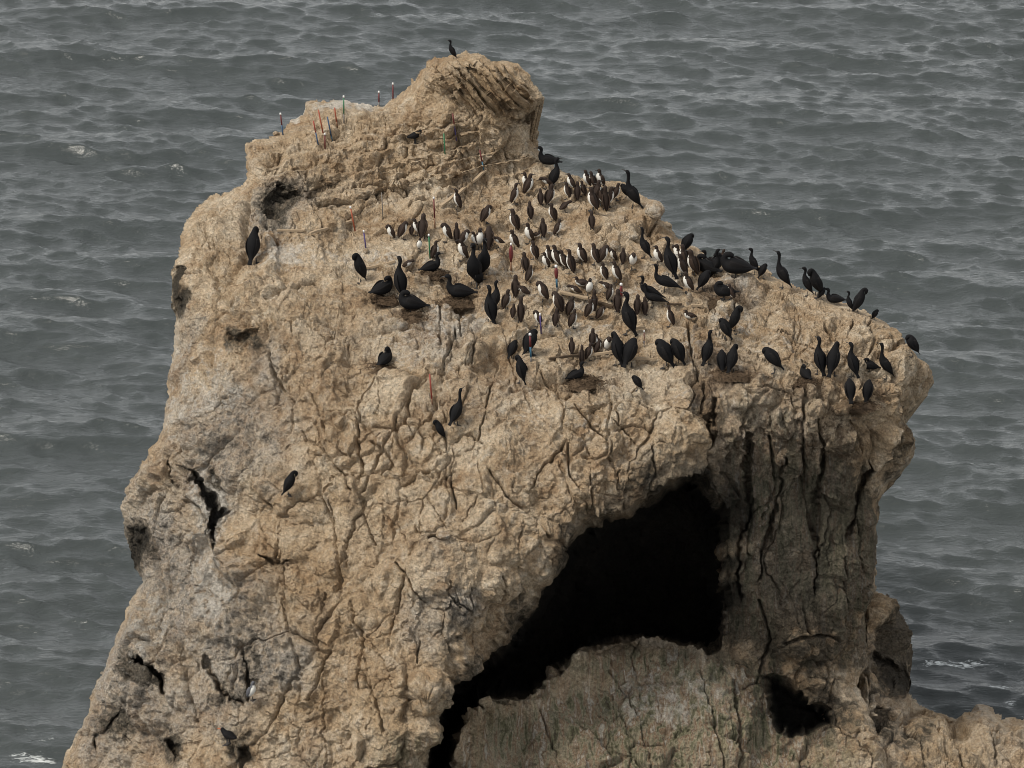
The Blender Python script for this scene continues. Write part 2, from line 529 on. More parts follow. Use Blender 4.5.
# ------------------------------------------------------------------ the sea stack
OUT = [(420,74),(426,62),(444,57),(452,54),(466,52),(478,55),(490,62),(505,63),(518,68),(531,82),(543,99),(536,110),(535,112),(537,125),(536,138),(542,152),(543,160),
 (556,172),(575,180),(600,182),(622,183),(645,195),(657,206),(661,218),(672,226),(676,238),(694,245),(712,262),(740,266),(756,266),(784,282),(804,290),(830,298),(858,308),
 (876,318),(894,328),(903,346),(916,354),(930,364),(936,378),(930,390),(918,398),(910,412),(904,425),(914,440),(912,456),(900,475),(884,492),(878,506),(876,530),(877,560),(876,590),
 (866,606),(862,630),(864,655),(858,680),(862,700),(880,740),(905,790),(920,860),(930,960),(0,960),(30,860),(62,775),(76,744),(92,712),(98,686),(108,660),(120,630),(128,612),(134,596),(143,584),(140,576),(132,556),
 (124,532),(122,510),(126,490),(140,470),(152,448),(162,436),(166,414),(171,395),(170,370),(174,340),(178,318),(172,296),(171,270),(180,248),(186,222),(194,206),(214,194),(246,184),(249,178),(246,160),(246,142),(262,138),(281,132),
 (292,120),(305,118),(306,106),(318,102),(345,103),(368,108),(382,106),(398,96),(410,84)]
CTRL = [
 (450,54,9.2),(420,78,9.3),(510,63,8.8),(541,100,8.2),(536,135,8.6),(540,155,8.4),(480,90,8.3),(440,100,8.6),(500,130,7.9),(400,98,9.6),(345,104,10.2),(300,112,10.2),(280,132,9.3),(248,145,8.3),
 (440,140,8.2),(480,150,8.0),(380,130,9.0),(330,135,8.8),(280,160,7.9),(260,175,7.2),(340,170,7.6),(400,175,7.5),
 (560,176,7.7),(600,184,7.7),(640,192,7.7),(657,208,7.3),(500,185,7.4),(450,190,7.1),(560,215,6.5),(620,215,6.5),
 (690,246,6.1),(712,263,5.7),(745,268,5.5),(790,284,5.0),(830,298,4.6),(870,314,4.2),(905,346,3.6),(935,375,3.2),
 (400,210,6.4),(300,225,5.6),(340,240,5.5),(262,200,6.3),(255,255,4.7),(300,260,4.6),(220,200,7.0),(200,220,6.4),(180,262,5.4),(200,300,4.2),(175,330,4.4),(172,385,3.4),(210,370,2.7),
 (450,230,5.9),(550,250,5.3),(650,245,5.6),(450,275,4.5),(400,270,4.6),(360,280,4.2),(300,310,3.0),(250,330,2.8),(350,330,2.6),
 (550,295,3.8),(500,300,3.6),(600,300,3.7),(660,290,4.2),(700,300,4.0),(450,320,2.9),(400,340,2.3),(720,320,3.3),(760,300,4.2),(800,315,3.8),
 (550,345,2.2),(600,350,2.1),(650,355,2.0),(690,365,1.7),(500,350,1.9),(740,370,1.7),(780,372,1.7),(820,378,1.8),(860,380,2.0),(890,370,2.6),(830,340,3.0),
 (450,380,1.1),(400,400,0.9),(350,400,1.0),(300,400,1.2),(500,400,0.8),(560,400,0.6),(620,400,0.45),(680,400,0.5),(715,395,0.9),
 (250,420,1.4),(200,450,1.7),(160,450,2.3),(125,510,2.2),(140,480,2.2),(450,440,-0.1),(520,450,-0.2),(580,450,-0.25),(640,450,-0.2),(690,450,0.1),
 (750,420,1.1),(800,420,1.0),(850,410,1.2),(900,410,2.2),(760,480,1.1),(830,480,1.5),(880,480,2.2),(740,540,1.1),(800,560,1.4),(870,560,2.1),(750,640,1.2),(800,640,1.1),(850,650,1.8),(800,690,1.0),
 (400,480,-0.6),(330,480,-0.1),(270,500,0.2),(220,520,0.7),(170,540,1.0),(140,575,1.4),(500,500,-1.0),(560,500,-0.9),(620,500,-0.6),(680,490,-0.2),
 (450,540,-1.5),(520,550,-1.4),(380,560,-1.4),(320,570,-1.0),(260,590,-0.8),(200,600,-0.3),(150,620,0.3),(120,640,0.5),
 (480,600,-1.9),(430,640,-2.4),(370,640,-2.2),(310,650,-1.9),(250,660,-1.6),(190,680,-1.1),(120,700,-0.4),(80,740,-0.2),
 (440,700,-2.8),(400,740,-3.1),(330,740,-2.8),(260,740,-2.3),(200,750,-1.9),(130,760,-1.1),(60,790,-0.6),(30,860,-1.4),
 (560,700,-0.5),(620,670,0.5),(680,665,0.6),(720,680,0.4),(500,740,-1.3),(560,750,-1.3),(640,740,-0.8),(720,750,-0.7),(790,765,-0.3),(850,740,0.2),(880,770,-0.2),
 (400,860,-4.2),(250,860,-3.6),(120,860,-2.6),(560,860,-2.6),(720,860,-2.0),(880,860,-1.4),(500,960,-4.5),(200,960,-4.8),(850,960,-2.8),(0,960,-3.0)]
CAVE = [(604,512),(624,512),(646,496),(664,478),(682,470),(702,470),(714,490),(726,516),(732,560),(729,600),(724,640),(712,657),(684,648),(660,640),(636,640),(610,646),(586,652),(566,668),(552,684),(532,699),(511,697),
 (494,699),(478,715),(465,738),(455,764),(444,800),(420,800),(430,744),(440,712),(456,688),(476,664),(502,636),(526,606),(540,576),(560,544),(580,524)]
CARVES = [  # last value: strength of the shade painted into the hollow
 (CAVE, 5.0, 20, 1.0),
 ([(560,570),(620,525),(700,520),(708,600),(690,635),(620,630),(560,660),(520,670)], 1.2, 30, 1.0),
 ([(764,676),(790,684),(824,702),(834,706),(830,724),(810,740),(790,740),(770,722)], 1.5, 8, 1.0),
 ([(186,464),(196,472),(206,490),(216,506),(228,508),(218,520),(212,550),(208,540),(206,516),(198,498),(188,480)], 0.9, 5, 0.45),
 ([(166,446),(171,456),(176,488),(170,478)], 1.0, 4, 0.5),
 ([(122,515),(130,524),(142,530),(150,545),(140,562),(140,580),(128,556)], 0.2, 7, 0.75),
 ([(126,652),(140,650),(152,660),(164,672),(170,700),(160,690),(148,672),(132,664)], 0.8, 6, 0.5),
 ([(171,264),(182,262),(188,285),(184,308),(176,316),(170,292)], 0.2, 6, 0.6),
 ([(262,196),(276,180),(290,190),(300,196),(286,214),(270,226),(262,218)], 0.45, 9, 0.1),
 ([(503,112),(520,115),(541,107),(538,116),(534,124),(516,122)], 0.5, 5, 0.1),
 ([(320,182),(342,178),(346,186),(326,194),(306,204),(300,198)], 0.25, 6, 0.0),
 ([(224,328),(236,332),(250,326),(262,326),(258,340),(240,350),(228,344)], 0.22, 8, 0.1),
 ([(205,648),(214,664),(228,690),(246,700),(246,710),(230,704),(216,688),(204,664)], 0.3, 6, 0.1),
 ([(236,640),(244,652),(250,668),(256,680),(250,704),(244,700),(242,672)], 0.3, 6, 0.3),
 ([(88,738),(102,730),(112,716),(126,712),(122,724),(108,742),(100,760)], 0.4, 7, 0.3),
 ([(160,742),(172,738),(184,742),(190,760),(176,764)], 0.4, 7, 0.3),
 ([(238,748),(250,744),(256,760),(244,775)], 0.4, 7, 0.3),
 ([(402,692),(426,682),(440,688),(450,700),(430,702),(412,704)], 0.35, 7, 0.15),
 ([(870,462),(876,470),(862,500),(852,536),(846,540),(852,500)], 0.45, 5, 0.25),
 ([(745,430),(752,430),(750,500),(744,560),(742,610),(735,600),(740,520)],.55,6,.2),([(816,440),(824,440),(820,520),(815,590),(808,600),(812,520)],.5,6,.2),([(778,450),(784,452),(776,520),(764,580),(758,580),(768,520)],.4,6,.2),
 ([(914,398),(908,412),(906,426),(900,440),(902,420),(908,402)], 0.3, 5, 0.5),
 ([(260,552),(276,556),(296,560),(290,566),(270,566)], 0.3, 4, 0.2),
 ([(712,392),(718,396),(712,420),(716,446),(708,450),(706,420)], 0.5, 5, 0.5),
]
CRACKS = [
 ([(456,330),(453,345),(445,360),(443,370),(433,378),(418,392),(408,402),(398,415),(392,428),(378,459),(370,480),(362,500)], 1.6, .22),
 ([(493,380),(488,400),(482,424),(478,444)], 1.3, .14), ([(454,447),(451,482),(458,509)], 1.4, .14),
 ([(491,471),(508,494),(520,506),(538,521),(549,535)], 1.8, .22), ([(532,488),(538,474),(561,453),(567,439)], 1.5, .16),
 ([(568,444),(570,474),(576,488)], 1.5, .16), ([(582,456),(590,471),(589,485)], 1.2, .12), ([(543,380),(560,398),(567,404),(570,396)], 1.8, .22),
 ([(593,412),(608,402),(628,392),(646,380)], 1.7, .18), ([(576,409),(599,433),(606,440)], 1.4, .16), ([(640,450),(625,430),(612,420)], 1.0, .1),
 ([(523,526),(517,547),(520,570)], 1.4, .16), ([(359,409),(356,439),(362,468),(359,512),(370,544)], 1.8, .2), ([(394,562),(408,578),(421,596),(424,602)], 1.6, .18),
 ([(406,570),(388,628)], 1.2, .12), ([(324,593),(315,626),(315,650)], 2.0, .22), ([(342,540),(346,567)], 1.6, .18), ([(365,500),(352,520),(343,552),(335,590)], 1.8, .2),
 ([(300,430),(322,450),(340,470),(352,490)], 1.5, .16), ([(322,420),(326,440),(344,452)], 1.4, .14), ([(328,500),(330,530)], 1.2, .14),
 ([(706,380),(707,418),(710,462),(722,506),(728,544),(729,603)], 2.2, .3), ([(803,380),(804,412),(803,445),(806,480)], 2.0, .26), ([(872,462),(857,506),(848,538)], 2.0, .26),
 ([(839,553),(842,597),(850,640)], 1.6, .2), ([(689,325),(691,350),(700,378)], 2.0, .26), ([(666,394),(678,414)], 1.6, .18),
 ([(794,296),(797,315),(792,338)], 1.4, .2), ([(800,309),(802,323),(796,341)], 1.4, .18), ([(825,328),(833,338)], 1.6, .2), ([(853,325),(846,341)], 1.4, .18), ([(869,324),(872,353)], 1.6, .22),
 ([(478,75),(503,104)], 1.2, .08), ([(466,65),(484,87),(501,114)], 1.4, .12),
 ([(508,112),(524,114),(538,110)], 3.0, .34), ([(265,300),(285,296),(300,288),(315,283)], 2.2, .24), ([(247,190),(242,257),(218,292),(207,365)], 5.0, .3),
 ([(265,348),(270,366),(277,383),(290,400)], 2.6, .22), ([(424,165),(404,160),(398,166)], 1.0, .1), ([(350,186),(385,180),(410,190)], 2.0, .2), ([(318,206),(345,204),(372,196),(395,182)], 2.0, .22),
 ([(391,180),(410,168),(436,163)], 1.4, .14), ([(402,184),(430,176),(458,176)], 1.4, .16), ([(428,187),(446,186),(462,182)], 1.3, .14),
 ([(456,440),(470,438),(482,446)], 1.4, .16), ([(476,352),(470,364),(456,372)], 1.6, .2), ([(439,302),(441,330),(439,352)], 1.2, .14), ([(459,306),(460,328),(462,336)], 1.4, .16),
 ([(370,440),(385,450),(392,462),(380,474)], 1.6, .18), ([(404,486),(420,470),(434,470)], 1.4, .14), ([(430,540),(446,536),(470,540)], 2.2, .22),
 ([(456,586),(458,602),(470,612)], 1.4, .16), ([(471,586),(471,616)], 1.4, .18), ([(500,575),(503,592),(492,610)], 1.6, .18), ([(452,580),(448,592),(458,606)], 1.4, .16),
 ([(336,640),(318,670),(306,700)], 2.0, .2), ([(360,670),(376,700),(384,730)], 1.8, .18), ([(290,640),(296,690)], 2.0, .18), ([(420,640),(418,662)], 1.3, .12),
 ([(350,600),(362,640),(355,690)], 1.6, .16), ([(150,560),(156,590),(150,610)], 2.0, .2), ([(163,560),(160,600),(152,640)], 1.8, .18), ([(180,640),(186,690),(196,720)], 2.2, .22),
 ([(640,430),(652,420),(648,404)], 1.0, .1), ([(620,470),(616,490)], 1.2, .12), ([(650,440),(655,470),(650,490)], 1.4, .16), ([(745,430),(748,460),(740,500)], 1.6, .2),
 ([(770,440),(776,480),(764,520)], 2.0, .24), ([(820,420),(824,460),(812,500),(815,540)], 1.8, .22), ([(760,600),(770,640),(762,680)], 2.0, .24), ([(860,420),(862,450)], 1.6, .18),
 ([(700,670),(712,720),(726,768)], 1.6, .14), ([(735,680),(738,730),(742,780)], 2.4, .3), ([(610,670),(640,720),(652,770)], 1.4, .12),
 ([(540,710),(560,770)], 1.4, .12), ([(785,640),(812,632),(836,640)], 2.0, .24), ([(800,590),(806,630)], 1.8, .2),
 ([(640,250),(636,238),(650,232)], 1.6, .2), ([(655,224),(650,232),(662,238)], 2.6, .3), ([(590,236),(610,228),(625,236)], 1.6, .16), ([(695,352),(720,348),(740,350)], 1.6, .16),
 ([(714,336),(734,342),(748,336)], 1.6, .2), ([(640,362),(664,362)], 1.4, .12)]
BUMPS = [(655,216,12,.30),(640,222,9,.2),(628,236,12,.2),(612,240,9,.2),(600,250,8,.1),(665,240,10,.2),(818,408,12,.28),(843,412,10,.3),(806,392,9,.2),(828,392,10,.2),(860,366,10,.2),(900,372,18,.4),(920,372,12,.3),
 (880,346,14,.2),(856,336,16,.25),(820,322,16,.2),(742,398,14,.25),(762,392,16,.25),(700,340,12,.15),(478,480,16,.14),(520,488,18,.18),(548,478,14,.15),(575,462,14,.14),(592,474,12,.14),
 (455,600,9,.2),(466,600,9,.16),(500,585,22,.25),(560,502,22,.2),(440,560,40,.2),(470,350,10,.2),(480,356,8,.2),(446,348,8,.15),(430,690,24,.3),(420,735,22,.3),(330,345,24,.1),(345,300,20,.1),
 (270,240,8,.25),(258,232,7,.2),(240,300,14,.25),(255,290,12,.25),(250,310,14,.2),(222,260,20,.2),(210,230,16,.2),(332,116,16,.12),(362,118,9,.1),(270,136,10,.1),(426,70,8,.3),(436,78,12,.2),
 (300,500,26,.2),(290,540,24,.2),(265,480,22,.2),(330,560,20,.15),(150,480,14,.2),(200,430,22,.2),(230,470,22,.2),(190,540,14,.15),(230,620,26,.3),(250,590,24,.2),(130,690,14,.2),(150,720,18,.3),(180,700,12,.2),
 (800,640,26,.3),(790,620,18,.2),(830,600,18,.2),(840,560,18,.2),(700,430,14,.2),(780,420,16,.2),(850,450,20,.2),(890,440,16,.2),(870,520,12,.2),(730,430,12,.2)]
STAINS = {
 'dirt': [(715,302,34,9,.8),(735,379,50,8,.75),(700,388,12,16,.8),(860,410,32,10,.8),(800,390,40,7,.6),(583,387,28,8,.8),(458,304,22,7,.8),(386,300,24,7,.7),(410,317,26,7,.8),(387,369,20,6,.8),(436,279,18,6,.7),
   (880,395,20,10,.6),(706,420,7,24,.7),(570,260,50,5,.4),(640,310,40,5,.35),(470,290,30,6,.3),(480,215,60,6,.3),(350,195,60,8,.35),(430,540,26,8,.6),(448,446,16,8,.5),(350,500,8,40,.45),(290,565,12,6,.5),(600,400,24,5,.4),
   (320,640,6,40,.5),(840,360,30,5,.5),(700,330,10,24,.5),(300,175,40,10,.4),(420,180,50,5,.4),(520,300,40,6,.3),(476,352,8,24,.4),(620,230,50,6,.35),(460,100,30,20,.35),(650,500,40,12,.6),(840,440,50,24,.5),(750,440,40,24,.4)],
 'dark': [(160,620,50,90,.30),(230,460,40,60,.30),(200,330,20,60,.26),(240,640,40,60,.28),(260,300,14,40,.25),(330,192,50,16,.35),(450,600,40,40,.25),(290,180,30,20,.3),(178,288,8,26,.9),(275,200,20,24,.62),(330,190,26,12,.4),(238,338,18,14,.6),(350,190,30,10,.3),(212,500,9,40,.7),(136,550,12,26,.7),(145,670,26,14,.7,35),(118,725,22,20,.6),(176,748,20,18,.6),(240,752,14,18,.6),(225,690,24,22,.45),
   (248,660,8,30,.5),(198,520,8,50,.3),(262,430,16,16,.3),(270,500,12,20,.3),(430,694,28,10,.55),(450,620,14,40,.35),(490,560,10,30,.25),
   (775,590,84,96,.85),(745,480,26,40,.55),(780,470,14,30,.6),(840,505,54,46,.75),(860,560,40,60,.8),(800,600,60,60,.7),(760,620,50,60,.5),(700,480,26,20,.55),(650,490,30,12,.6),(600,515,20,10,.4),(905,450,12,30,.5),(905,410,10,18,.6),(845,520,16,60,.7),(830,700,30,40,.6),
   (690,440,20,30,.3),(778,438,12,18,.5),(745,425,8,14,.35),(850,425,24,8,.4),(825,450,20,20,.4),(700,410,8,20,.5),(676,455,10,24,.45),(652,470,10,20,.45),(560,560,10,30,.5),(520,620,12,30,.5),(470,680,16,26,.6),(815,660,40,50,.45),(895,470,20,30,.5),(735,560,16,90,.55),(470,90,16,10,.2),(600,190,8,8,0.1)],
 'grey': [(150,560,30,70,.9),(190,600,60,60,.95),(200,430,40,50,.75),(240,440,40,50,.7),(130,680,50,60,.9),(220,660,60,50,.9),(270,620,30,40,.6),(185,360,14,50,.6),(275,205,26,28,.8),(265,370,14,26,.7),(420,620,20,30,.6),(458,598,16,14,.9),(440,560,16,40,.2),
   (300,760,30,30,.3),(770,500,60,80,.6),(720,370,30,20,.4),(740,295,30,16,.5),(430,340,40,26,.5),(340,110,30,9,.5),(180,700,50,50,.8),(210,480,40,40,.8),(620,380,60,16,.25),(790,560,50,60,.6),(480,400,60,30,.2),(690,700,40,30,.6),(100,740,30,40,.8),(360,340,40,20,.3),(250,230,20,30,.3)],
 'ochre': [(300,620,50,120,.7),(380,700,60,80,.7),(260,560,50,60,.5),(230,280,20,40,.4),(470,90,50,40,.5),(340,160,80,30,.3),(820,430,60,40,.6),(880,420,40,30,.6),(860,500,30,50,.5),(790,650,50,40,.6),(700,440,40,30,.5),(430,660,30,30,.5),(500,105,50,40,.6),(330,500,60,60,.25),(290,700,40,60,.5)],
 'algae': [(620,720,150,44,1.0),(520,735,80,40,1.0),(680,740,110,60,1.0),(740,700,50,50,.8),(780,520,50,90,.35),(745,560,30,110,.5),(850,560,30,80,.35),(600,800,250,60,1.0),(640,668,90,16,1.0)],
 'hollow_shade': [(620,648,70,8,.5),(690,652,40,12,.5),(735,610,16,50,.6),(770,660,30,30,.4),(688,478,44,26,.85),(730,560,20,64,.85),(640,506,40,10,.5),(600,530,24,14,.5),(720,640,14,30,.5),(560,570,14,30,.4),(520,640,12,24,.4),(640,646,90,10,.6),(500,694,40,10,.6),(446,740,14,30,.5),(800,700,44,28,.5)],  # painted shade around the cave mouth, its roof and the slab top
 'white': [(360,260,60,10,.35),(480,270,60,8,.3),(560,300,80,8,.3),(440,320,50,16,.45),(520,230,50,8,.3),(640,290,60,8,.3),(740,320,40,14,.35),(780,340,40,10,.3),(600,330,60,6,.35),(400,360,40,30,.25),(560,420,70,14,.22),(690,345,12,14,.4),(200,380,30,40,.3),(150,620,20,40,.3),(285,250,22,16,.55,-20),(340,108,26,6,.9),(300,116,14,6,.8),(366,110,12,5,.8),(398,300,14,6,.4),(212,560,20,60,.5),(200,500,10,40,.45),(720,298,14,5,.4),(430,320,30,14,.25),(735,290,24,10,.3),(665,700,50,24,.3),(600,350,40,10,.1),(175,400,8,60,.3),(690,400,30,10,.25),(252,240,8,20,.3),(800,370,30,6,.2)],
}
SUMMIT = [(430,62),(452,52),(480,54),(510,62),(541,98),(538,112),(512,114),(480,112),(450,100)]
PLATEAU = [(270,230),(330,205),(440,180),(560,185),(650,215),(720,270),(700,330),(690,360),(640,375),(540,380),(440,350),(300,300)]
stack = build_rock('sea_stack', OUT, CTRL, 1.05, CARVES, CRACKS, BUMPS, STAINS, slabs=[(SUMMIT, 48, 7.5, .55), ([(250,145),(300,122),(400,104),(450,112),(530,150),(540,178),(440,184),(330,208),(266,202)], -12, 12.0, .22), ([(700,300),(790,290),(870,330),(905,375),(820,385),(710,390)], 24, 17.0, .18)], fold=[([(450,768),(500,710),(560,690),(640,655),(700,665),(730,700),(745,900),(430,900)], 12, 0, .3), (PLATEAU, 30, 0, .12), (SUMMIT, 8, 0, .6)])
set_props(stack, 'tall tan sea stack with a black cave and a bird covered top', 'sea stack', kind='structure')

SPUR_OUT = [(862,600),(876,592),(886,598),(898,612),(908,630),(910,660),(908,690),(916,706),(930,712),(944,716),(955,722),(966,716),(980,709),(994,712),(1004,722),(1030,718),(1080,730),(1160,770),(1200,900),(1180,960),(860,960),(852,790),(852,740),(860,700),(860,640)]
SPUR_CTRL = [(876,592,5.2),(900,614,5.2),(909,650,4.8),(908,690,4.4),(880,640,4.2),(862,620,4.0),(862,680,2.3),(890,690,2.6),(930,712,3.4),(960,720,3.3),(984,710,3.3),(1030,720,3.3),(1080,732,3.2),(1160,772,3.0),
 (900,730,1.5),(950,750,1.3),(1010,755,1.5),(860,740,.9),(830,720,1.1),(880,770,.2),(960,800,.0),(1060,790,.8),(800,800,-.2),(800,960,-2.2),(1000,960,-2.2),(1180,960,-1.0),(1120,850,.5),(940,735,2.1),(980,730,2.3)]
SPUR_CARVES = [([(906,700),(900,690),(880,678),(868,664),(866,650),(876,646),(892,660),(908,668),(912,690)],.5,7,0.6),
 ([(862,618),(868,626),(866,650),(860,654)],1.4,4,.9), ([(880,706),(870,712),(866,740),(876,746),(888,730),(900,724),(892,714)],.35,5,.35)]
SPUR_CRACKS = [([(880,640),(900,690),(940,740)],2.2,.2),([(915,714),(935,740),(958,768)],2.0,.2),([(956,722),(952,742),(966,768)],2.0,.24),([(1000,724),(990,740),(1000,768)],1.8,.18),([(880,706),(900,724),(918,744),(926,768)],2.0,.22),([(862,660),(872,690),(868,720)],2.2,.24)]
SPUR_ST = {'dark':[(893,650,20,48,1.0),(885,690,20,16,.6),(884,730,16,26,.6),(905,740,20,10,.5),(940,768,60,14,.3),(865,640,8,40,.6)],
 'grey':[(985,716,16,8,.5),(884,730,20,30,.6),(1010,740,30,16,.3)],'ochre':[(930,740,80,30,.5),(880,620,20,20,.5)],'algae':[],'white':[(984,712,14,6,.35)]}
spur = build_rock('low_rock_spur', SPUR_OUT, SPUR_CTRL, 1.3, SPUR_CARVES, SPUR_CRACKS, [(980,726,20,.12),(1010,738,20,.12),(930,735,24,.3),(895,712,16,.2),(880,612,14,.3),(898,640,12,.3)], SPUR_ST, seed=300, round_w=12, round_d=.6, curtain=(5.8, 0.85))
set_props(spur, 'low tan rock spur running out to the right at the foot of the stack', 'rock', kind='structure')

# ------------------------------------------------------------------ the sea
def ocean_tile(n, size, wind_deg, wind, cutoff, seed):
    r = np.random.default_rng(seed)
    k = np.fft.fftfreq(n, size / n) * 2 * np.pi
    KX, KY = np.meshgrid(k, k)
    K = np.sqrt(KX ** 2 + KY ** 2); K[0, 0] = 1e-6
    Lw = wind ** 2 / 9.81
    a = math.radians(wind_deg)
    c = (KX * math.cos(a) + KY * math.sin(a)) / K
    Ph = np.exp(-1 / (K * Lw) ** 2) / K ** 4 * (np.abs(c) ** 5 + 0.06) * np.exp(-(K * cutoff) ** 2)
    Ph[0, 0] = 0
    h = (r.normal(size=(n, n)) + 1j * r.normal(size=(n, n))) * np.sqrt(Ph)
    Z = np.real(np.fft.ifft2(h)); s = 1 / Z.std()
    DX = np.real(np.fft.ifft2(-1j * KX / K * h)) * s
    DY = np.real(np.fft.ifft2(-1j * KY / K * h)) * s
    return Z * s, DX, DY

def sample(T, x, y, size):
    n = T.shape[0]
    fx = (x / size * n) % n; fy = (y / size * n) % n
    i = np.floor(fx).astype(int); j = np.floor(fy).astype(int)
    a, b = fx - i, fy - j
    i1, j1 = (i + 1) % n, (j + 1) % n
    return (T[j, i] * (1 - a) * (1 - b) + T[j, i1] * a * (1 - b) + T[j1, i] * (1 - a) * b + T[j1, i1] * a * b)

def build_sea():
    def axis(lo, hi, st, far_lo, far_hi):
        mid = np.arange(lo, hi, st)
        g = [st]
        out_hi, out_lo = [], []
        p, s = hi, st
        while p < far_hi:
            out_hi.append(p); s *= 1.16; p += s
        p, s = lo - st, st
        while p > far_lo:
            out_lo.append(p); s *= 1.16; p -= s
        return np.array(out_lo[::-1] + list(mid) + out_hi)
    xs = axis(-24, 24, .12, -9000, 9000)
    ys = axis(-6, 60, .115, -9000, 12000)
    X, Yy = np.meshgrid(xs, ys)
    size1, size2 = 77.0, 31.0
    A = ocean_tile(1024, size1, 84, 2.55, .10, 3)
    C = ocean_tile(512, 97.0, 78, 4.6, .3, 5)
    B = ocean_tile(512, size2, 62, 1.25, .05, 9)
    XS = X / 1.8
    fade = np.clip(1 - np.maximum(np.maximum(np.abs(X) - 24, Yy - 60), -6 - Yy) / 90, 0, 1)
    tame = lambda h: np.tanh(h / 2.0) * 2.0       # no breaking crests on this day
    z = (tame(sample(A[0], XS, Yy, size1)) * .082 + tame(sample(C[0], XS, Yy, 97.0)) * .07 + sample(B[0], X, Yy, size2) * .030) * fade
    dx = (sample(A[1], XS, Yy, size1) * .045 + sample(B[1], X, Yy, size2) * .03) * fade
    dy = (sample(A[2], XS, Yy, size1) * .045 + sample(B[2], X, Yy, size2) * .034) * fade
    V = np.stack([X - dx, Yy - dy, z], -1).reshape(-1, 3).astype(np.float32)
    ny, nx = X.shape
    I = np.arange(nx * ny).reshape(ny, nx)
    Q = np.stack([I[:-1, :-1], I[:-1, 1:], I[1:, 1:], I[1:, :-1]], -1).reshape(-1, 4).astype(np.int32)
    me = bpy.data.meshes.new('sea')
    me.vertices.add(len(V)); me.vertices.foreach_set('co', V.ravel())
    me.loops.add(Q.size); me.loops.foreach_set('vertex_index', Q.ravel())
    me.polygons.add(len(Q)); me.polygons.foreach_set('loop_start', np.arange(0, Q.size, 4, dtype=np.int32))
    me.polygons.foreach_set('use_smooth', np.ones(len(Q), bool))
    me.update(calc_edges=True)
    # foam: wash round the rocks on the right, a few broken crests elsewhere
    P = V.astype(float)
    def spot(u, v, ru, rv, s):
        w = place(np.array(float(u)), np.array(float(v)), 0.0)
        d = ray_dir(np.array(float(u)), np.array(float(v)))
        w = CAM + d.reshape(3) * (CAM[2] / -d.reshape(3)[2])
        return (w[0], w[1], ru / 46.0, rv / 46.0 / .42, s)
    sp = [spot(*a) for a in [(1000,690,24,8,.75),(1012,618,10,4,.5),(950,664,60,5,.75),(1016,652,20,4,.6),(940,690,30,5,.5),(1010,705,14,5,.7),(30,760,34,8,.7),(20,744,30,6,.4),(60,456,40,20,.3),(150,450,14,10,.35),(980,640,40,5,.4),(945,385,10,10,.3),(1010,720,26,5,.6),(50,745,20,6,.6)]]
    f = np.zeros(len(P), np.float32)
    wn = fbm(P * np.array([1, 1.6, 1]), .9, 3, 5)
    for x, y, rx, ry, s in sp:
        f = np.maximum(f, s * np.clip(1.35 - np.sqrt(((P[:, 0] - x) / rx) ** 2 + ((P[:, 1] - y) / ry) ** 2) + wn * .5, 0, 1))
    zz = P[:, 2]
    crest = 0 * sstep(.42, .56, zz) * sstep(.1, .5, fbm(P, .25, 2, 77)) * .5
    f = np.maximum(f, crest)
    at = me.color_attributes.new('foam', 'FLOAT_COLOR', 'POINT')
    at.data.foreach_set('color', np.stack([f, f, f, np.ones(len(f))], 1).astype(np.float32).ravel())
    o = bpy.data.objects.new('sea', me); COL.objects.link(o)
    m, nt, b = new_mat('sea_water')
    L = nt.links.new
    tc = nt.nodes.new('ShaderNodeTexCoord')
    mp = nt.nodes.new('ShaderNodeMapping'); mp.inputs['Scale'].default_value = (1.0, 2.3, 1.0); mp.inputs['Rotation'].default_value = (0, 0, math.radians(-8))
    L(tc.outputs['Object'], mp.inputs[0])
    n1 = noise_node(nt, 2.2, 5, .62, mp.outputs[0], .6)
    n2 = noise_node(nt, 9.0, 3, .6, mp.outputs[0], .3)
    hsum = math_node(nt, 'ADD', n1.outputs[0], math_node(nt, 'MULTIPLY', n2.outputs[0], .22))
    bump = nt.nodes.new('ShaderNodeBump'); bump.inputs['Strength'].default_value = .8; bump.inputs['Distance'].default_value = .055
    L(hsum, bump.inputs['Height'])
    va = nt.nodes.new('ShaderNodeVertexColor'); va.layer_name = 'foam'
    fn = noise_node(nt, 3.2, 9, .72, mp.outputs[0], 1.2)
    fs = math_node(nt, 'ADD', va.outputs[0], math_node(nt, 'MULTIPLY', math_node(nt, 'SUBTRACT', fn.outputs[0], .5), 1.5))
    fm = ramp(nt, fs, [(.62, (0, 0, 0)), (.80, (1, 1, 1))]).outputs[0]
    fm = math_node(nt, 'MULTIPLY', fm, ramp(nt, va.outputs[0], [(.05, (0, 0, 0)), (.3, (1, 1, 1))]).outputs[0])
    big = noise_node(nt, .05, 3, .5, tc.outputs['Object'])
    wc = mix(nt, big.outputs[0], (.037, .044, .043), (.048, .055, .054))
    L(mix(nt, fm, wc, (.62, .65, .64)), b.inputs['Base Color'])
    rr = nt.nodes.new('ShaderNodeMapRange'); L(fm, rr.inputs[0]); rr.inputs[3].default_value = .10; rr.inputs[4].default_value = .8
    L(rr.outputs[0], b.inputs['Roughness'])
    b.inputs['IOR'].default_value = 1.34
    L(bump.outputs[0], b.inputs['Normal'])
    me.materials.append(m)
    set_props(o, 'grey green choppy sea around the rock', kind='structure')
    return o
sea = build_sea()
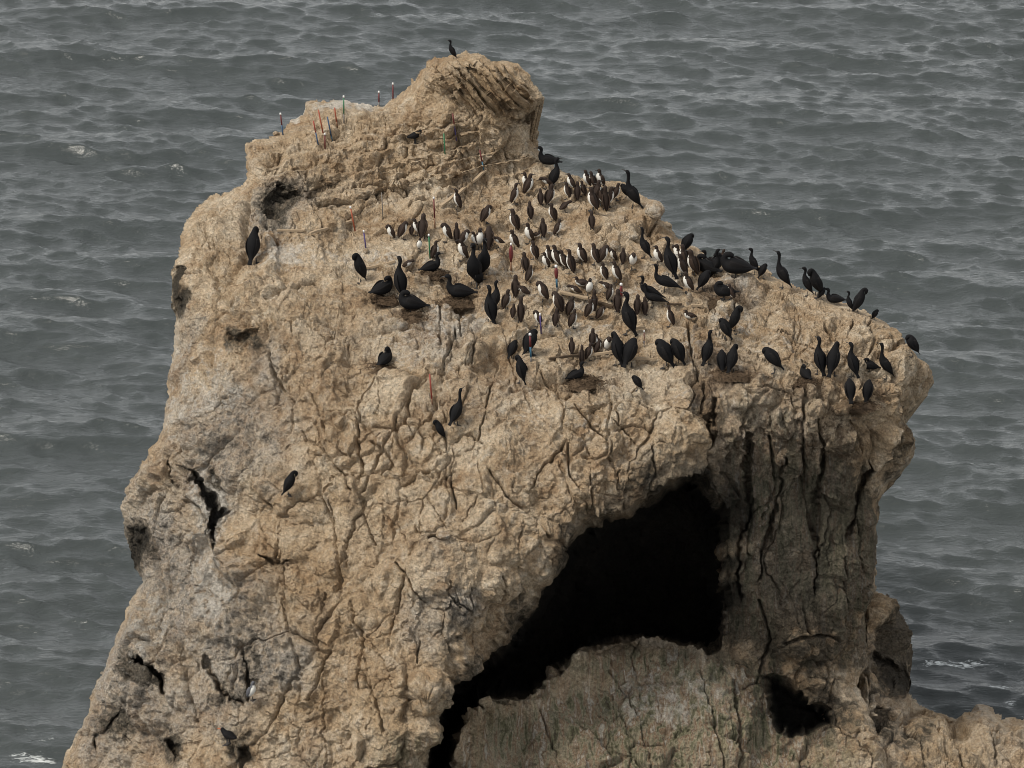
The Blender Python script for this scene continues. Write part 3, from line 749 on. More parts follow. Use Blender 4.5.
# ------------------------------------------------------------------ finding the ground under a sight line
bpy.context.view_layer.update()
def ground(u, v, also=True):
    d = Vector(ray_dir(np.array(float(u)), np.array(float(v))).reshape(3)).normalized()
    best = None
    for o in (stack, spur) if also else (stack,):
        hit, loc, nrm, _ = o.ray_cast(Vector(CAM), d)
        if hit and (best is None or (loc - Vector(CAM)).length < best[1]):
            best = (loc.copy(), (loc - Vector(CAM)).length, nrm.copy())
    return best
def foothold(u, v):
    for k in range(30):
        g = ground(u, v + k * 0.7)
        if g and g[1] < 200:
            return g[0]
    raise RuntimeError('no ground %s %s' % (u, v))

# ------------------------------------------------------------------ plumage
def feather(name, col, col2, rough=.6, spec=.3):
    m, nt, b = new_mat(name)
    tc = nt.nodes.new('ShaderNodeTexCoord')
    n = noise_node(nt, 45, 4, .7, tc.outputs['Object'])
    nt.links.new(mix(nt, n.outputs[0], col, col2), b.inputs['Base Color'])
    b.inputs['Roughness'].default_value = rough
    b.inputs['Specular IOR Level'].default_value = spec
    return m
BLACK = feather('black_plumage', (.004, .004, .0045), (.011, .0105, .011), .8, .12)
BLACKWING = feather('black_wing_plumage', (.006, .0055, .006), (.015, .0135, .013), .8, .12)
BROWN = feather('brown_plumage', (.014, .009, .007), (.038, .025, .018), .75, .2)
BROWNWING = feather('brown_wing_plumage', (.022, .014, .010), (.052, .034, .024), .75, .2)
WHITE = feather('white_plumage', (.52, .50, .45), (.72, .70, .64), .8, .2)
GREYF = feather('grey_wing_plumage', (.07, .07, .075), (.12, .12, .13), .8, .2)
SKIN = feather('dark_webbed_skin', (.02, .018, .016), (.035, .03, .027), .6, .3)
HORN = feather('dark_bill', (.02, .018, .017), (.05, .045, .04), .45, .4)
REDBILL = feather('orange_red_bill', (.45, .09, .02), (.5, .12, .03), .45, .4)

# ------------------------------------------------------------------ bird builder: one swept surface for tail, trunk, neck and head
def catmull(pts, per):
    pts = np.array(pts, float)
    p = np.vstack([2 * pts[0] - pts[1], pts, 2 * pts[-1] - pts[-2]])
    out = []
    for i in range(1, len(p) - 2):
        for k in range(per):
            t = k / per
            a, b, c, d = p[i - 1], p[i], p[i + 1], p[i + 2]
            out.append(0.5 * ((2 * b) + (-a + c) * t + (2 * a - 5 * b + 4 * c - d) * t * t + (-a + 3 * b - 3 * c + d) * t ** 3))
    out.append(p[-2])
    return np.array(out)

def sweep(path, ns=12, per=3, squash=None):
    """path rows: x, y, z, half width (across), half depth (in the bird's own plane); forward is +x"""
    S = catmull(path, per)
    C, rw, rd = S[:, :3], np.maximum(S[:, 3], .001), np.maximum(S[:, 4], .001)
    T = np.gradient(C, axis=0); T /= np.linalg.norm(T, axis=1, keepdims=True) + 1e-9
    side = np.array([0, 1.0, 0])
    V, F, W_ = [], [], []
    for i in range(len(C)):
        up = np.cross(side, T[i]); up /= np.linalg.norm(up) + 1e-9    # dorsal / ventral direction
        sd = np.cross(T[i], up)
        for k in range(ns):
            a = 2 * math.pi * k / ns
            V.append(C[i] + sd * math.cos(a) * rw[i] + up * math.sin(a) * rd[i])
    n = len(C)
    for i in range(n - 1):
        for k in range(ns):
            F.append((i * ns + k, i * ns + (k + 1) % ns, (i + 1) * ns + (k + 1) % ns, (i + 1) * ns + k))
    F.append(tuple(range(ns))[::-1]); F.append(tuple((n - 1) * ns + k for k in range(ns)))
    return V, F, n, ns

def mk(name, V, F, mats, idx=None):
    me = bpy.data.meshes.new(name)
    me.from_pydata([tuple(v) for v in V], [], F)
    for m in mats: me.materials.append(m)
    me.polygons.foreach_set('use_smooth', [True] * len(me.polygons))
    if idx is not None:
        me.polygons.foreach_set('material_index', idx)
    bm = bmesh.new(); bm.from_mesh(me); bmesh.ops.recalc_face_normals(bm, faces=bm.faces); bm.to_mesh(me); bm.free()
    me.update()
    return me

def wing_mesh(name, pts, mat, th=.012):
    """pts: shoulder -> tip centre line with breadth: x, y, z, breadth"""
    path = [(p[0], p[1], p[2], th * (1.1 - .6 * i / (len(pts) - 1)), p[3]) for i, p in enumerate(pts)]
    V, F, n, ns = sweep(path, 8, 3)
    return mk(name, V, F, [mat])

def foot_mesh(name, s, mat, L=.06):
    # a short shank and a webbed foot with three toes
    V = [(0, -.008 * s, .05 * s * 1.2), (0, .008 * s, .05 * s * 1.2), (-.008 * s, 0, .05 * s * 1.2), (.004, -.008 * s, .006), (.004, .008 * s, .006), (-.010 * s, 0, .006),
         (L, -.035 * s, .003), (L * 1.12, 0, .003), (L * .95, .035 * s, .003), (-.018 * s, 0, .003), (L * .72, -.012 * s, .004), (L * .72, .014 * s, .004),
         (L, -.035 * s, -.006), (L * 1.12, 0, -.006), (L * .95, .035 * s, -.006), (-.018 * s, 0, -.006)]
    F = [(0, 1, 4, 3), (1, 2, 5, 4), (2, 0, 3, 5), (3, 6, 10, 7), (3, 7, 4), (4, 7, 11, 8), (5, 3, 9), (4, 5, 9), (3, 6, 9), (8, 4, 9), (12, 13, 14, 15), (6, 12, 15, 9), (8, 9, 15, 14), (6, 10, 7, 13, 12), (7, 11, 8, 14, 13)]
    return mk(name, V, F, [mat])

POSES = {}
# murres: dark brown back, white breast. Bend is set by the path; the last entries are bill
MU = dict(
 up=dict(path=[(-.100,0,.035,.012,.006),(-.075,0,.075,.030,.022),(-.035,0,.135,.058,.052),(.002,0,.205,.068,.062),(.018,0,.265,.058,.055),(.018,0,.315,.036,.036),(.020,0,.350,.030,.031),(.036,0,.375,.029,.029),(.060,0,.380,.015,.016)],
   bill=[(.058,0,.380,.008,.010),(.095,0,.378,.005,.007),(.128,0,.370,.002,.002)], wing=[(-.008,.055,.285,.030),(-.030,.070,.215,.048),(-.068,.058,.135,.036),(-.108,.022,.060,.010)], foot=(-.01,.030,1.0), w=(2,5.0)),
 tall=dict(path=[(-.085,0,.030,.012,.006),(-.062,0,.075,.028,.022),(-.030,0,.140,.054,.048),(-.004,0,.215,.060,.056),(.008,0,.285,.050,.048),(.006,0,.345,.030,.030),(.006,0,.390,.026,.027),(.020,0,.418,.027,.027),(.044,0,.428,.014,.015)],
   bill=[(.042,0,.428,.008,.010),(.078,0,.434,.005,.007),(.110,0,.440,.002,.002)], wing=[(-.012,.048,.305,.028),(-.030,.062,.225,.044),(-.060,.052,.135,.034),(-.092,.020,.052,.010)], foot=(0,.028,1.0), w=(2,5.0)),
 preen=dict(path=[(-.105,0,.045,.012,.006),(-.075,0,.085,.032,.024),(-.035,0,.145,.060,.055),(-.002,0,.215,.070,.064),(.018,0,.270,.060,.058),(.036,0,.312,.040,.042),(.062,0,.322,.031,.034),(.084,0,.298,.028,.028),(.086,0,.272,.015,.015)],
   bill=[(.086,0,.274,.008,.009),(.080,0,.240,.005,.006),(.068,0,.212,.002,.002)], wing=[(-.008,.056,.285,.030),(-.030,.072,.215,.050),(-.068,.060,.135,.038),(-.112,.022,.065,.010)], foot=(-.01,.030,1.0), w=(2,6.2)),
 bow=dict(path=[(-.165,0,.100,.012,.006),(-.130,0,.120,.032,.024),(-.070,0,.150,.060,.050),(-.005,0,.195,.068,.060),(.050,0,.235,.056,.052),(.095,0,.262,.034,.036),(.130,0,.278,.029,.031),(.158,0,.276,.026,.026),(.178,0,.268,.013,.014)],
   bill=[(.176,0,.268,.008,.009),(.208,0,.256,.005,.006),(.236,0,.240,.002,.002)], wing=[(.020,.056,.240,.034),(-.030,.074,.195,.050),(-.095,.060,.140,.036),(-.170,.022,.100,.010)], foot=(.0,.030,1.0), w=(2,5.0)),
 sit=dict(path=[(-.190,0,.060,.012,.008),(-.150,0,.070,.036,.026),(-.085,0,.082,.066,.052),(-.010,0,.090,.074,.064),(.050,0,.105,.062,.058),(.078,0,.150,.040,.040),(.082,0,.190,.029,.030),(.098,0,.212,.028,.027),(.122,0,.214,.014,.015)],
   bill=[(.120,0,.214,.008,.010),(.155,0,.212,.005,.006),(.182,0,.206,.002,.002)], wing=[(.030,.062,.115,.034),(-.030,.076,.105,.046),(-.110,.058,.090,.034),(-.190,.022,.070,.010)], foot=None, w=(2,5.0)),
)
CO = dict(
 up=dict(path=[(-.215,0,.010,.045,.005),(-.170,0,.075,.036,.012),(-.110,0,.165,.060,.050),(-.055,0,.275,.098,.085),(-.005,0,.390,.096,.088),(.025,0,.480,.062,.060),(.026,0,.560,.034,.038),(.006,0,.640,.030,.033),(.018,0,.700,.031,.035),(.060,0,.722,.029,.030),(.090,0,.718,.014,.015)],
   bill=[(.085,0,.718,.010,.012),(.135,0,.722,.007,.008),(.172,0,.712,.003,.006)], wing=[(-.010,.082,.430,.050),(-.050,.102,.320,.078),(-.110,.080,.200,.052),(-.160,.030,.110,.014)], foot=(-.04,.045,1.5)),
 alert=dict(path=[(-.225,0,.020,.045,.005),(-.180,0,.085,.036,.012),(-.120,0,.170,.060,.050),(-.055,0,.265,.095,.085),(.005,0,.365,.092,.084),(.040,0,.450,.056,.056),(.048,0,.540,.032,.034),(.040,0,.630,.027,.029),(.042,0,.710,.026,.028),(.062,0,.752,.029,.029),(.092,0,.766,.014,.015)],
   bill=[(.088,0,.764,.010,.012),(.132,0,.786,.007,.008),(.170,0,.796,.003,.005)], wing=[(.000,.080,.410,.050),(-.050,.100,.305,.078),(-.115,.078,.190,.052),(-.170,.030,.115,.014)], foot=(-.03,.045,1.5)),
 preen=dict(path=[(-.190,0,.010,.045,.005),(-.150,0,.075,.036,.012),(-.095,0,.165,.062,.050),(-.045,0,.280,.102,.090),(.000,0,.400,.100,.092),(.020,0,.490,.068,.066),(.040,0,.560,.040,.044),(.080,0,.590,.034,.038),(.118,0,.560,.033,.036),(.122,0,.510,.026,.026),(.112,0,.480,.014,.015)],
   bill=[(.114,0,.486,.010,.012),(.096,0,.440,.007,.008),(.078,0,.405,.003,.005)], wing=[(-.006,.086,.440,.052),(-.040,.106,.325,.080),(-.095,.082,.200,.054),(-.140,.030,.110,.014)], foot=(-.03,.045,1.5)),
 hunch=dict(path=[(-.205,0,.030,.045,.005),(-.165,0,.090,.036,.012),(-.105,0,.170,.064,.052),(-.040,0,.270,.108,.095),(.015,0,.370,.108,.098),(.045,0,.440,.078,.072),(.070,0,.470,.050,.048),(.100,0,.462,.038,.038),(.124,0,.430,.030,.030),(.128,0,.395,.016,.016)],
   bill=[(.128,0,.400,.010,.012),(.124,0,.355,.007,.008),(.112,0,.320,.003,.005)], wing=[(.005,.092,.410,.052),(-.040,.112,.310,.080),(-.105,.086,.190,.054),(-.155,.030,.110,.014)], foot=(-.02,.045,1.5)),
 walk=dict(path=[(-.430,0,.075,.042,.006),(-.340,0,.125,.042,.016),(-.230,0,.175,.070,.056),(-.100,0,.225,.100,.085),(.030,0,.270,.098,.086),(.110,0,.330,.060,.060),(.140,0,.410,.034,.038),(.128,0,.490,.028,.031),(.128,0,.560,.027,.030),(.150,0,.604,.029,.029),(.182,0,.610,.014,.015)],
   bill=[(.178,0,.610,.010,.012),(.225,0,.612,.007,.008),(.262,0,.602,.003,.005)], wing=[(.040,.086,.300,.060),(-.060,.104,.255,.076),(-.190,.084,.200,.052),(-.320,.030,.150,.014)], foot=(-.02,.045,1.8)),
 sit=dict(path=[(-.360,0,.110,.042,.006),(-.290,0,.120,.046,.018),(-.190,0,.130,.086,.066),(-.070,0,.145,.110,.092),(.040,0,.165,.100,.090),(.105,0,.235,.058,.060),(.112,0,.310,.034,.038),(.098,0,.370,.030,.033),(.112,0,.418,.030,.033),(.148,0,.430,.028,.029),(.176,0,.424,.014,.015)],
   bill=[(.172,0,.424,.010,.012),(.220,0,.420,.007,.008),(.256,0,.408,.003,.005)], wing=[(.040,.092,.205,.056),(-.050,.110,.180,.074),(-.170,.090,.150,.052),(-.290,.034,.130,.014)], foot=None),
 tuck=dict(path=[(-.360,0,.130,.042,.006),(-.290,0,.135,.046,.018),(-.190,0,.145,.090,.070),(-.070,0,.170,.116,.100),(.040,0,.190,.106,.096),(.100,0,.250,.062,.062),(.104,0,.315,.040,.042),(.070,0,.352,.033,.036),(.020,0,.350,.031,.034),(-.020,0,.325,.020,.022)],
   bill=[(-.014,0,.328,.011,.012),(-.060,0,.300,.007,.008),(-.092,0,.278,.003,.005)], wing=[(.040,.096,.235,.058),(-.050,.116,.205,.078),(-.170,.094,.165,.054),(-.290,.034,.145,.014)], foot=(-.04,.045,1.2)),
)
OY = dict(path=[(-.190,0,.150,.012,.006),(-.140,0,.160,.030,.022),(-.070,0,.165,.055,.048),(.000,0,.180,.062,.056),(.050,0,.205,.046,.044),(.085,0,.235,.030,.032),(.108,0,.252,.028,.029),(.130,0,.252,.015,.015)],
   bill=[(.128,0,.252,.009,.010),(.175,0,.246,.007,.008),(.215,0,.238,.004,.005)], wing=[(.030,.050,.200,.034),(-.030,.064,.180,.048),(-.110,.050,.165,.034),(-.195,.018,.155,.010)], foot=(-.01,.03,2.2))

def make_bird(name, spec, dark, wingm, white=None, billm=None, kind_fat=1):
    root = bpy.data.objects.new(name, None)
    root.empty_display_size = .1
    COL.objects.link(root)
    if kind_fat != 1:
        spec = dict(spec); spec['path'] = [(p[0], p[1], p[2], p[3] * kind_fat * (1.1 if i > len(spec['path']) - 4 else .92 if i > 5 else 1), p[4] * kind_fat * (1.1 if i > len(spec['path']) - 4 else .92 if i > 5 else 1)) for i, p in enumerate(spec['path'])]
    V, F, n, ns = sweep(spec['path'], 14, 3)
    idx = []
    for fi, f in enumerate(F):
        m = 0
        if white is not None and fi < (n - 1) * ns:
            i, k = divmod(fi, ns)
            a = math.sin(2 * math.pi * (k + .5) / ns)
            w0, w1 = spec['w']
            st = i / 3.0
            # ventral side is where the section's up vector points back-to-front; found by sign below
            if w0 - .8 <= st <= w1 and spec['_v'] * a > (-.05 if st < w1 - .7 else .35):
                m = 1
        idx.append(m)
    body = bpy.data.objects.new('body', mk('bird_body', V, F, [dark] + ([white] if white else []), idx))
    kids = [body]
    Vb, Fb, _, _ = sweep(spec['bill'], 8, 3)
    kids.append(bpy.data.objects.new('bill', mk('bird_bill', Vb, Fb, [billm or HORN])))
    for sgn in (-1, 1):
        w = wing_mesh('bird_wing', [(p[0], p[1] * sgn, p[2], p[3]) for p in spec['wing']], wingm)
        kids.append(bpy.data.objects.new('wing', w))
    if spec['foot']:
        fx, fy, fs = spec['foot']
        for sgn in (-1, 1):
            fo = bpy.data.objects.new('foot', foot_mesh('bird_foot', fs, SKIN))
            fo.location = (fx, fy * sgn, 0)
            kids.append(fo)
    for k in kids:
        COL.objects.link(k); k.parent = root
    return root
for grp in (MU, CO):
    for sp in grp.values(): sp['_v'] = 0
OY['_v'] = 0
# which sign of the section angle is the belly: test once on the upright murre
def _belly_sign(spec):
    V, F, n, ns = sweep(spec['path'], 14, 3)
    i = n // 2
    c = np.mean(V[i * ns:(i + 1) * ns], axis=0)
    k = ns // 4
    return 1 if (V[i * ns + k] - c)[0] > 0 else -1
for grp in (MU, CO):
    for sp in grp.values(): sp['_v'] = _belly_sign(MU['up'])
PROTO = {}
USED = {}
def copy_thing(root):
    r = root.copy(); COL.objects.link(r)
    for ch in root.children:
        c = ch.copy(); COL.objects.link(c); c.parent = r
        for g in ch.children:
            h = g.copy(); COL.objects.link(h); h.parent = c
    return r
def bird(kind, pose, u, v, face, label, scale=1.0, group=None, lean=0.0):
    """face: heading in degrees, 0 = towards the right of the picture, 90 = away, 180 = left, 270 = towards the viewer"""
    key = (kind, pose)
    if key not in PROTO:
        if kind == 'M': r = make_bird('common_murre', MU[pose], BROWN, BROWNWING, WHITE, kind_fat=1.12)
        elif kind == 'C': r = make_bird('cormorant', CO[pose], BLACK, BLACKWING, kind_fat=1.13)
        elif kind == 'O': r = make_bird('oystercatcher', OY, BLACK, BLACKWING, None, REDBILL, 1.2)
        elif kind == 'G': r = make_bird('seabird', MU[pose], GREYF, GREYF, WHITE, kind_fat=1.12)
        PROTO[key] = r
    else:
        r = copy_thing(PROTO[key])
    p = foothold(u, v)
    if v > 450: p = p + Vector((0, -.30 if v > 600 else -.10, .02))    # clinging to a narrow step of the steep face
    if kind == 'C' and pose in ('up', 'preen') and abs(face - 90) < 12: face = random.choice((128, 52, 138))
    s = scale * random.uniform(.95, 1.05) * (1.17 if kind == 'C' else 1.06)
    r.location = p + Vector((0, 0, -.006))
    r.rotation_euler = (math.radians(random.uniform(-4, 4)), math.radians(lean + random.uniform(-4, 4)), math.radians(face + random.uniform(-8, 8)))
    r.scale = (s, s, s * random.uniform(.97, 1.04))
    r['label'] = label
    r['category'] = {'M': 'murre', 'C': 'cormorant', 'O': 'oystercatcher', 'G': 'seabird'}[kind]
    g = {'M': 'murres crowded on top of the stack', 'C': 'cormorants standing on the stack'}.get(kind)
    if group: g = group
    if g: r['group'] = g
    return r
# ------------------------------------------------------------------ cormorants
# pose, foot u, foot v, heading, label, scale, lean
CORM = [
 ('up',452,59,180,'lone black cormorant on the very summit of the stack',.5,0),
 ('preen',255,262,60,'black cormorant alone on the far left edge, beside the dark hollow',1.0,0),
 ('preen',358,282,200,'black cormorant standing alone left of the nests with its head tucked, board lying behind it',.92,0),
 ('tuck',384,296,35,'black cormorant lying low on the leftmost nest, left of the tall upright one',1.0,0),
 ('up',398,296,100,'tall black cormorant rising between the two birds of the left nests',.95,0),
 ('tuck',408,312,180,'black cormorant with neck curled back on the nest below the tall upright one',1.05,0),
 ('sit',434,272,20,'black cormorant flat on the small nest above and left of the big round nest',.80,0),
 ('sit',457,299,185,'plump black cormorant sitting on the big round nest near the middle',1.05,0),
 ('up',473,288,250,'tall black cormorant, left one of the towering pair in the middle of the crowd',1.12,0),
 ('up',484,279,290,'tall black cormorant, right one of the towering pair in the middle of the crowd',1.05,0),
 ('hunch',478,289,250,'black cormorant bent low in front of the feet of the towering pair',.75,0),
 ('up',489,322,120,'upright black cormorant with bill to the left above the cracked ledge',.92,0),
 ('up',497,310,40,'black cormorant with bill to the right just behind the one above the cracked ledge',.75,0),
 ('tuck',387,365,60,'black cormorant sitting alone on the lone nest below the left nests',.80,0),
 ('alert',457,424,40,'lone cormorant with long raised neck on the open front slope',.85,0),
 ('preen',440,440,200,'cormorant with head bent down just below the long necked one on the front slope',.62,0),
 ('preen',290,494,20,'lone black cormorant on the steep left face halfway down',.72,0),
 ('sit',546,166,180,'black cormorant sitting at the foot of the summit block on the skyline',.80,0),
 ('up',556,189,20,'tall black cormorant at the back of the crowd, below the summit block',.80,0),
 ('alert',631,208,180,'very tall black cormorant on the skyline beside the knob of rock',1.0,0),
 ('hunch',625,198,150,'small hunched black cormorant left of the very tall one on the skyline',.55,0),
 ('alert',643,257,165,'upright black cormorant with thin raised neck under the rocky knob',.72,0),
 ('up',669,277,80,'tall black cormorant in the right part of the crowd, head high',.98,0),
 ('hunch',688,253,30,'round hunched black cormorant at the skyline notch above the right crowd',.72,0),
 ('walk',663,292,180,'cormorant leaning forward with raised straight neck and tail to the right',.80,0),
 ('walk',647,300,180,'cormorant with neck raised, left of the one with the straight neck',.75,0),
 ('walk',652,306,180,'cormorant with low head in front of another, tail pointing down right',.72,0),
 ('up',626,333,150,'largest black cormorant standing upright in the front of the murre crowd',1.0,0),
 ('tuck',704,274,150,'black cormorant at the left end of the dark huddle on the right skyline',1.05,0),
 ('sit',710,268,170,'black cormorant at the back of the dark huddle, only its head and back showing',.75,0),
 ('tuck',716,272,20,'black cormorant squeezed in the middle of the dark huddle on the right skyline',.9,0),
 ('up',717,277,20,'black cormorant raising its head out of the dark huddle on the right skyline',.72,0),
 ('tuck',733,277,180,'long black cormorant lying at the right end of the dark huddle on the skyline',1.2,0),
 ('hunch',704,290,20,'black cormorant bending below the dark huddle on the right skyline',.7,0),
 ('hunch',763,278,20,'small preening cormorant curled up on the skyline between two upright ones',.50,0),
 ('up',753,274,180,'pale breasted young cormorant with bill to the left on the skyline',.66,0),
 ('alert',781,288,180,'slim black cormorant with raised neck alone against the sea on the right skyline',.90,0),
 ('up',806,295,180,'black cormorant, left one of the close pair on the right skyline',.66,0),
 ('preen',815,297,210,'black cormorant bending its head, right one of the close pair on the right skyline',.88,0),
 ('hunch',822,299,20,'small black cormorant crouched just right of the close pair on the skyline',.45,0),
 ('sit',833,304,180,'black cormorant sitting low on the skyline slope between two pairs',.70,0),
 ('up',848,311,180,'black cormorant, left one of the farthest right skyline pair',.50,0),
 ('preen',859,314,10,'black cormorant preening, right one of the farthest right skyline pair',.78,0),
 ('hunch',875,320,10,'cormorant mostly hidden behind the rim right of the skyline pairs',.40,0),
 ('hunch',911,356,200,'hunched black cormorant alone on the rightmost edge of the stack',.80,0),
 ('tuck',722,299,185,'black cormorant on the nest under the dark huddle, bill to the left',.85,0),
 ('hunch',724,339,160,'black cormorant, left one of the touching pair on the right ledge',.78,0),
 ('preen',736,333,340,'black cormorant, right one of the touching pair on the right ledge',.80,0),
 ('up',708,363,90,'black cormorant seen from behind beside the deep fissure',.82,0),
 ('hunch',722,372,90,'short black cormorant seen from behind, left of its twin above the right wall',.78,0),
 ('preen',733,372,90,'taller twin seen from behind, above the right wall',.82,0),
 ('hunch',774,372,165,'lone black cormorant leaning left on the ledge of the right wall, tail to the right',.95,12),
 ('tuck',804,379,120,'black cormorant sitting low at the left end of the right ledge group',.65,0),
 ('up',818,373,90,'upright black cormorant seen from behind in the right ledge group',.88,0),
 ('preen',833,375,60,'black cormorant with bent head in the middle of the right ledge group',.90,0),
 ('up',851,376,140,'black cormorant leaning with raised neck in the right ledge group',.85,0),
 ('tuck',868,371,180,'black cormorant with open bill to the left in the right ledge group',.60,0),
 ('alert',884,378,190,'black cormorant with neck stretched straight up, rightmost of the ledge group',.88,0),
 ('hunch',850,402,100,'hunched black cormorant, left one of the two on the lowest right nest',.80,0),
 ('hunch',867,401,80,'hunched black cormorant, right one of the two on the lowest right nest',.74,0),
 ('hunch',513,358,40,'small hunched cormorant left of the red and blue stake on the front slope',.66,0),
 ('preen',520,382,80,'cormorant seen from behind below the small hunched one on the front slope',.76,0),
 ('hunch',532,354,30,'black cormorant behind the red and blue stake on the front slope',.88,0),
 ('sit',578,380,20,'black cormorant lying on the twiggy nest in front of the murres',.70,0),
 ('preen',617,364,120,'black cormorant, left one of the broad dark pair on the front lip',.95,0),
 ('hunch',630,366,60,'black cormorant, right one of the broad dark pair on the front lip',.95,0),
 ('hunch',664,367,150,'black cormorant, left one of the two bowing birds by the fissure',1.0,0),
 ('hunch',676,364,150,'black cormorant, right one of the two bowing birds by the fissure, tail to the right',.85,0),
 ('hunch',637,390,160,'small black cormorant alone below the front lip',.52,0),
]
for pose, u, v, face, label, sc, lean in CORM:
    bird('C', pose, u, v, face, label, sc, None, lean)

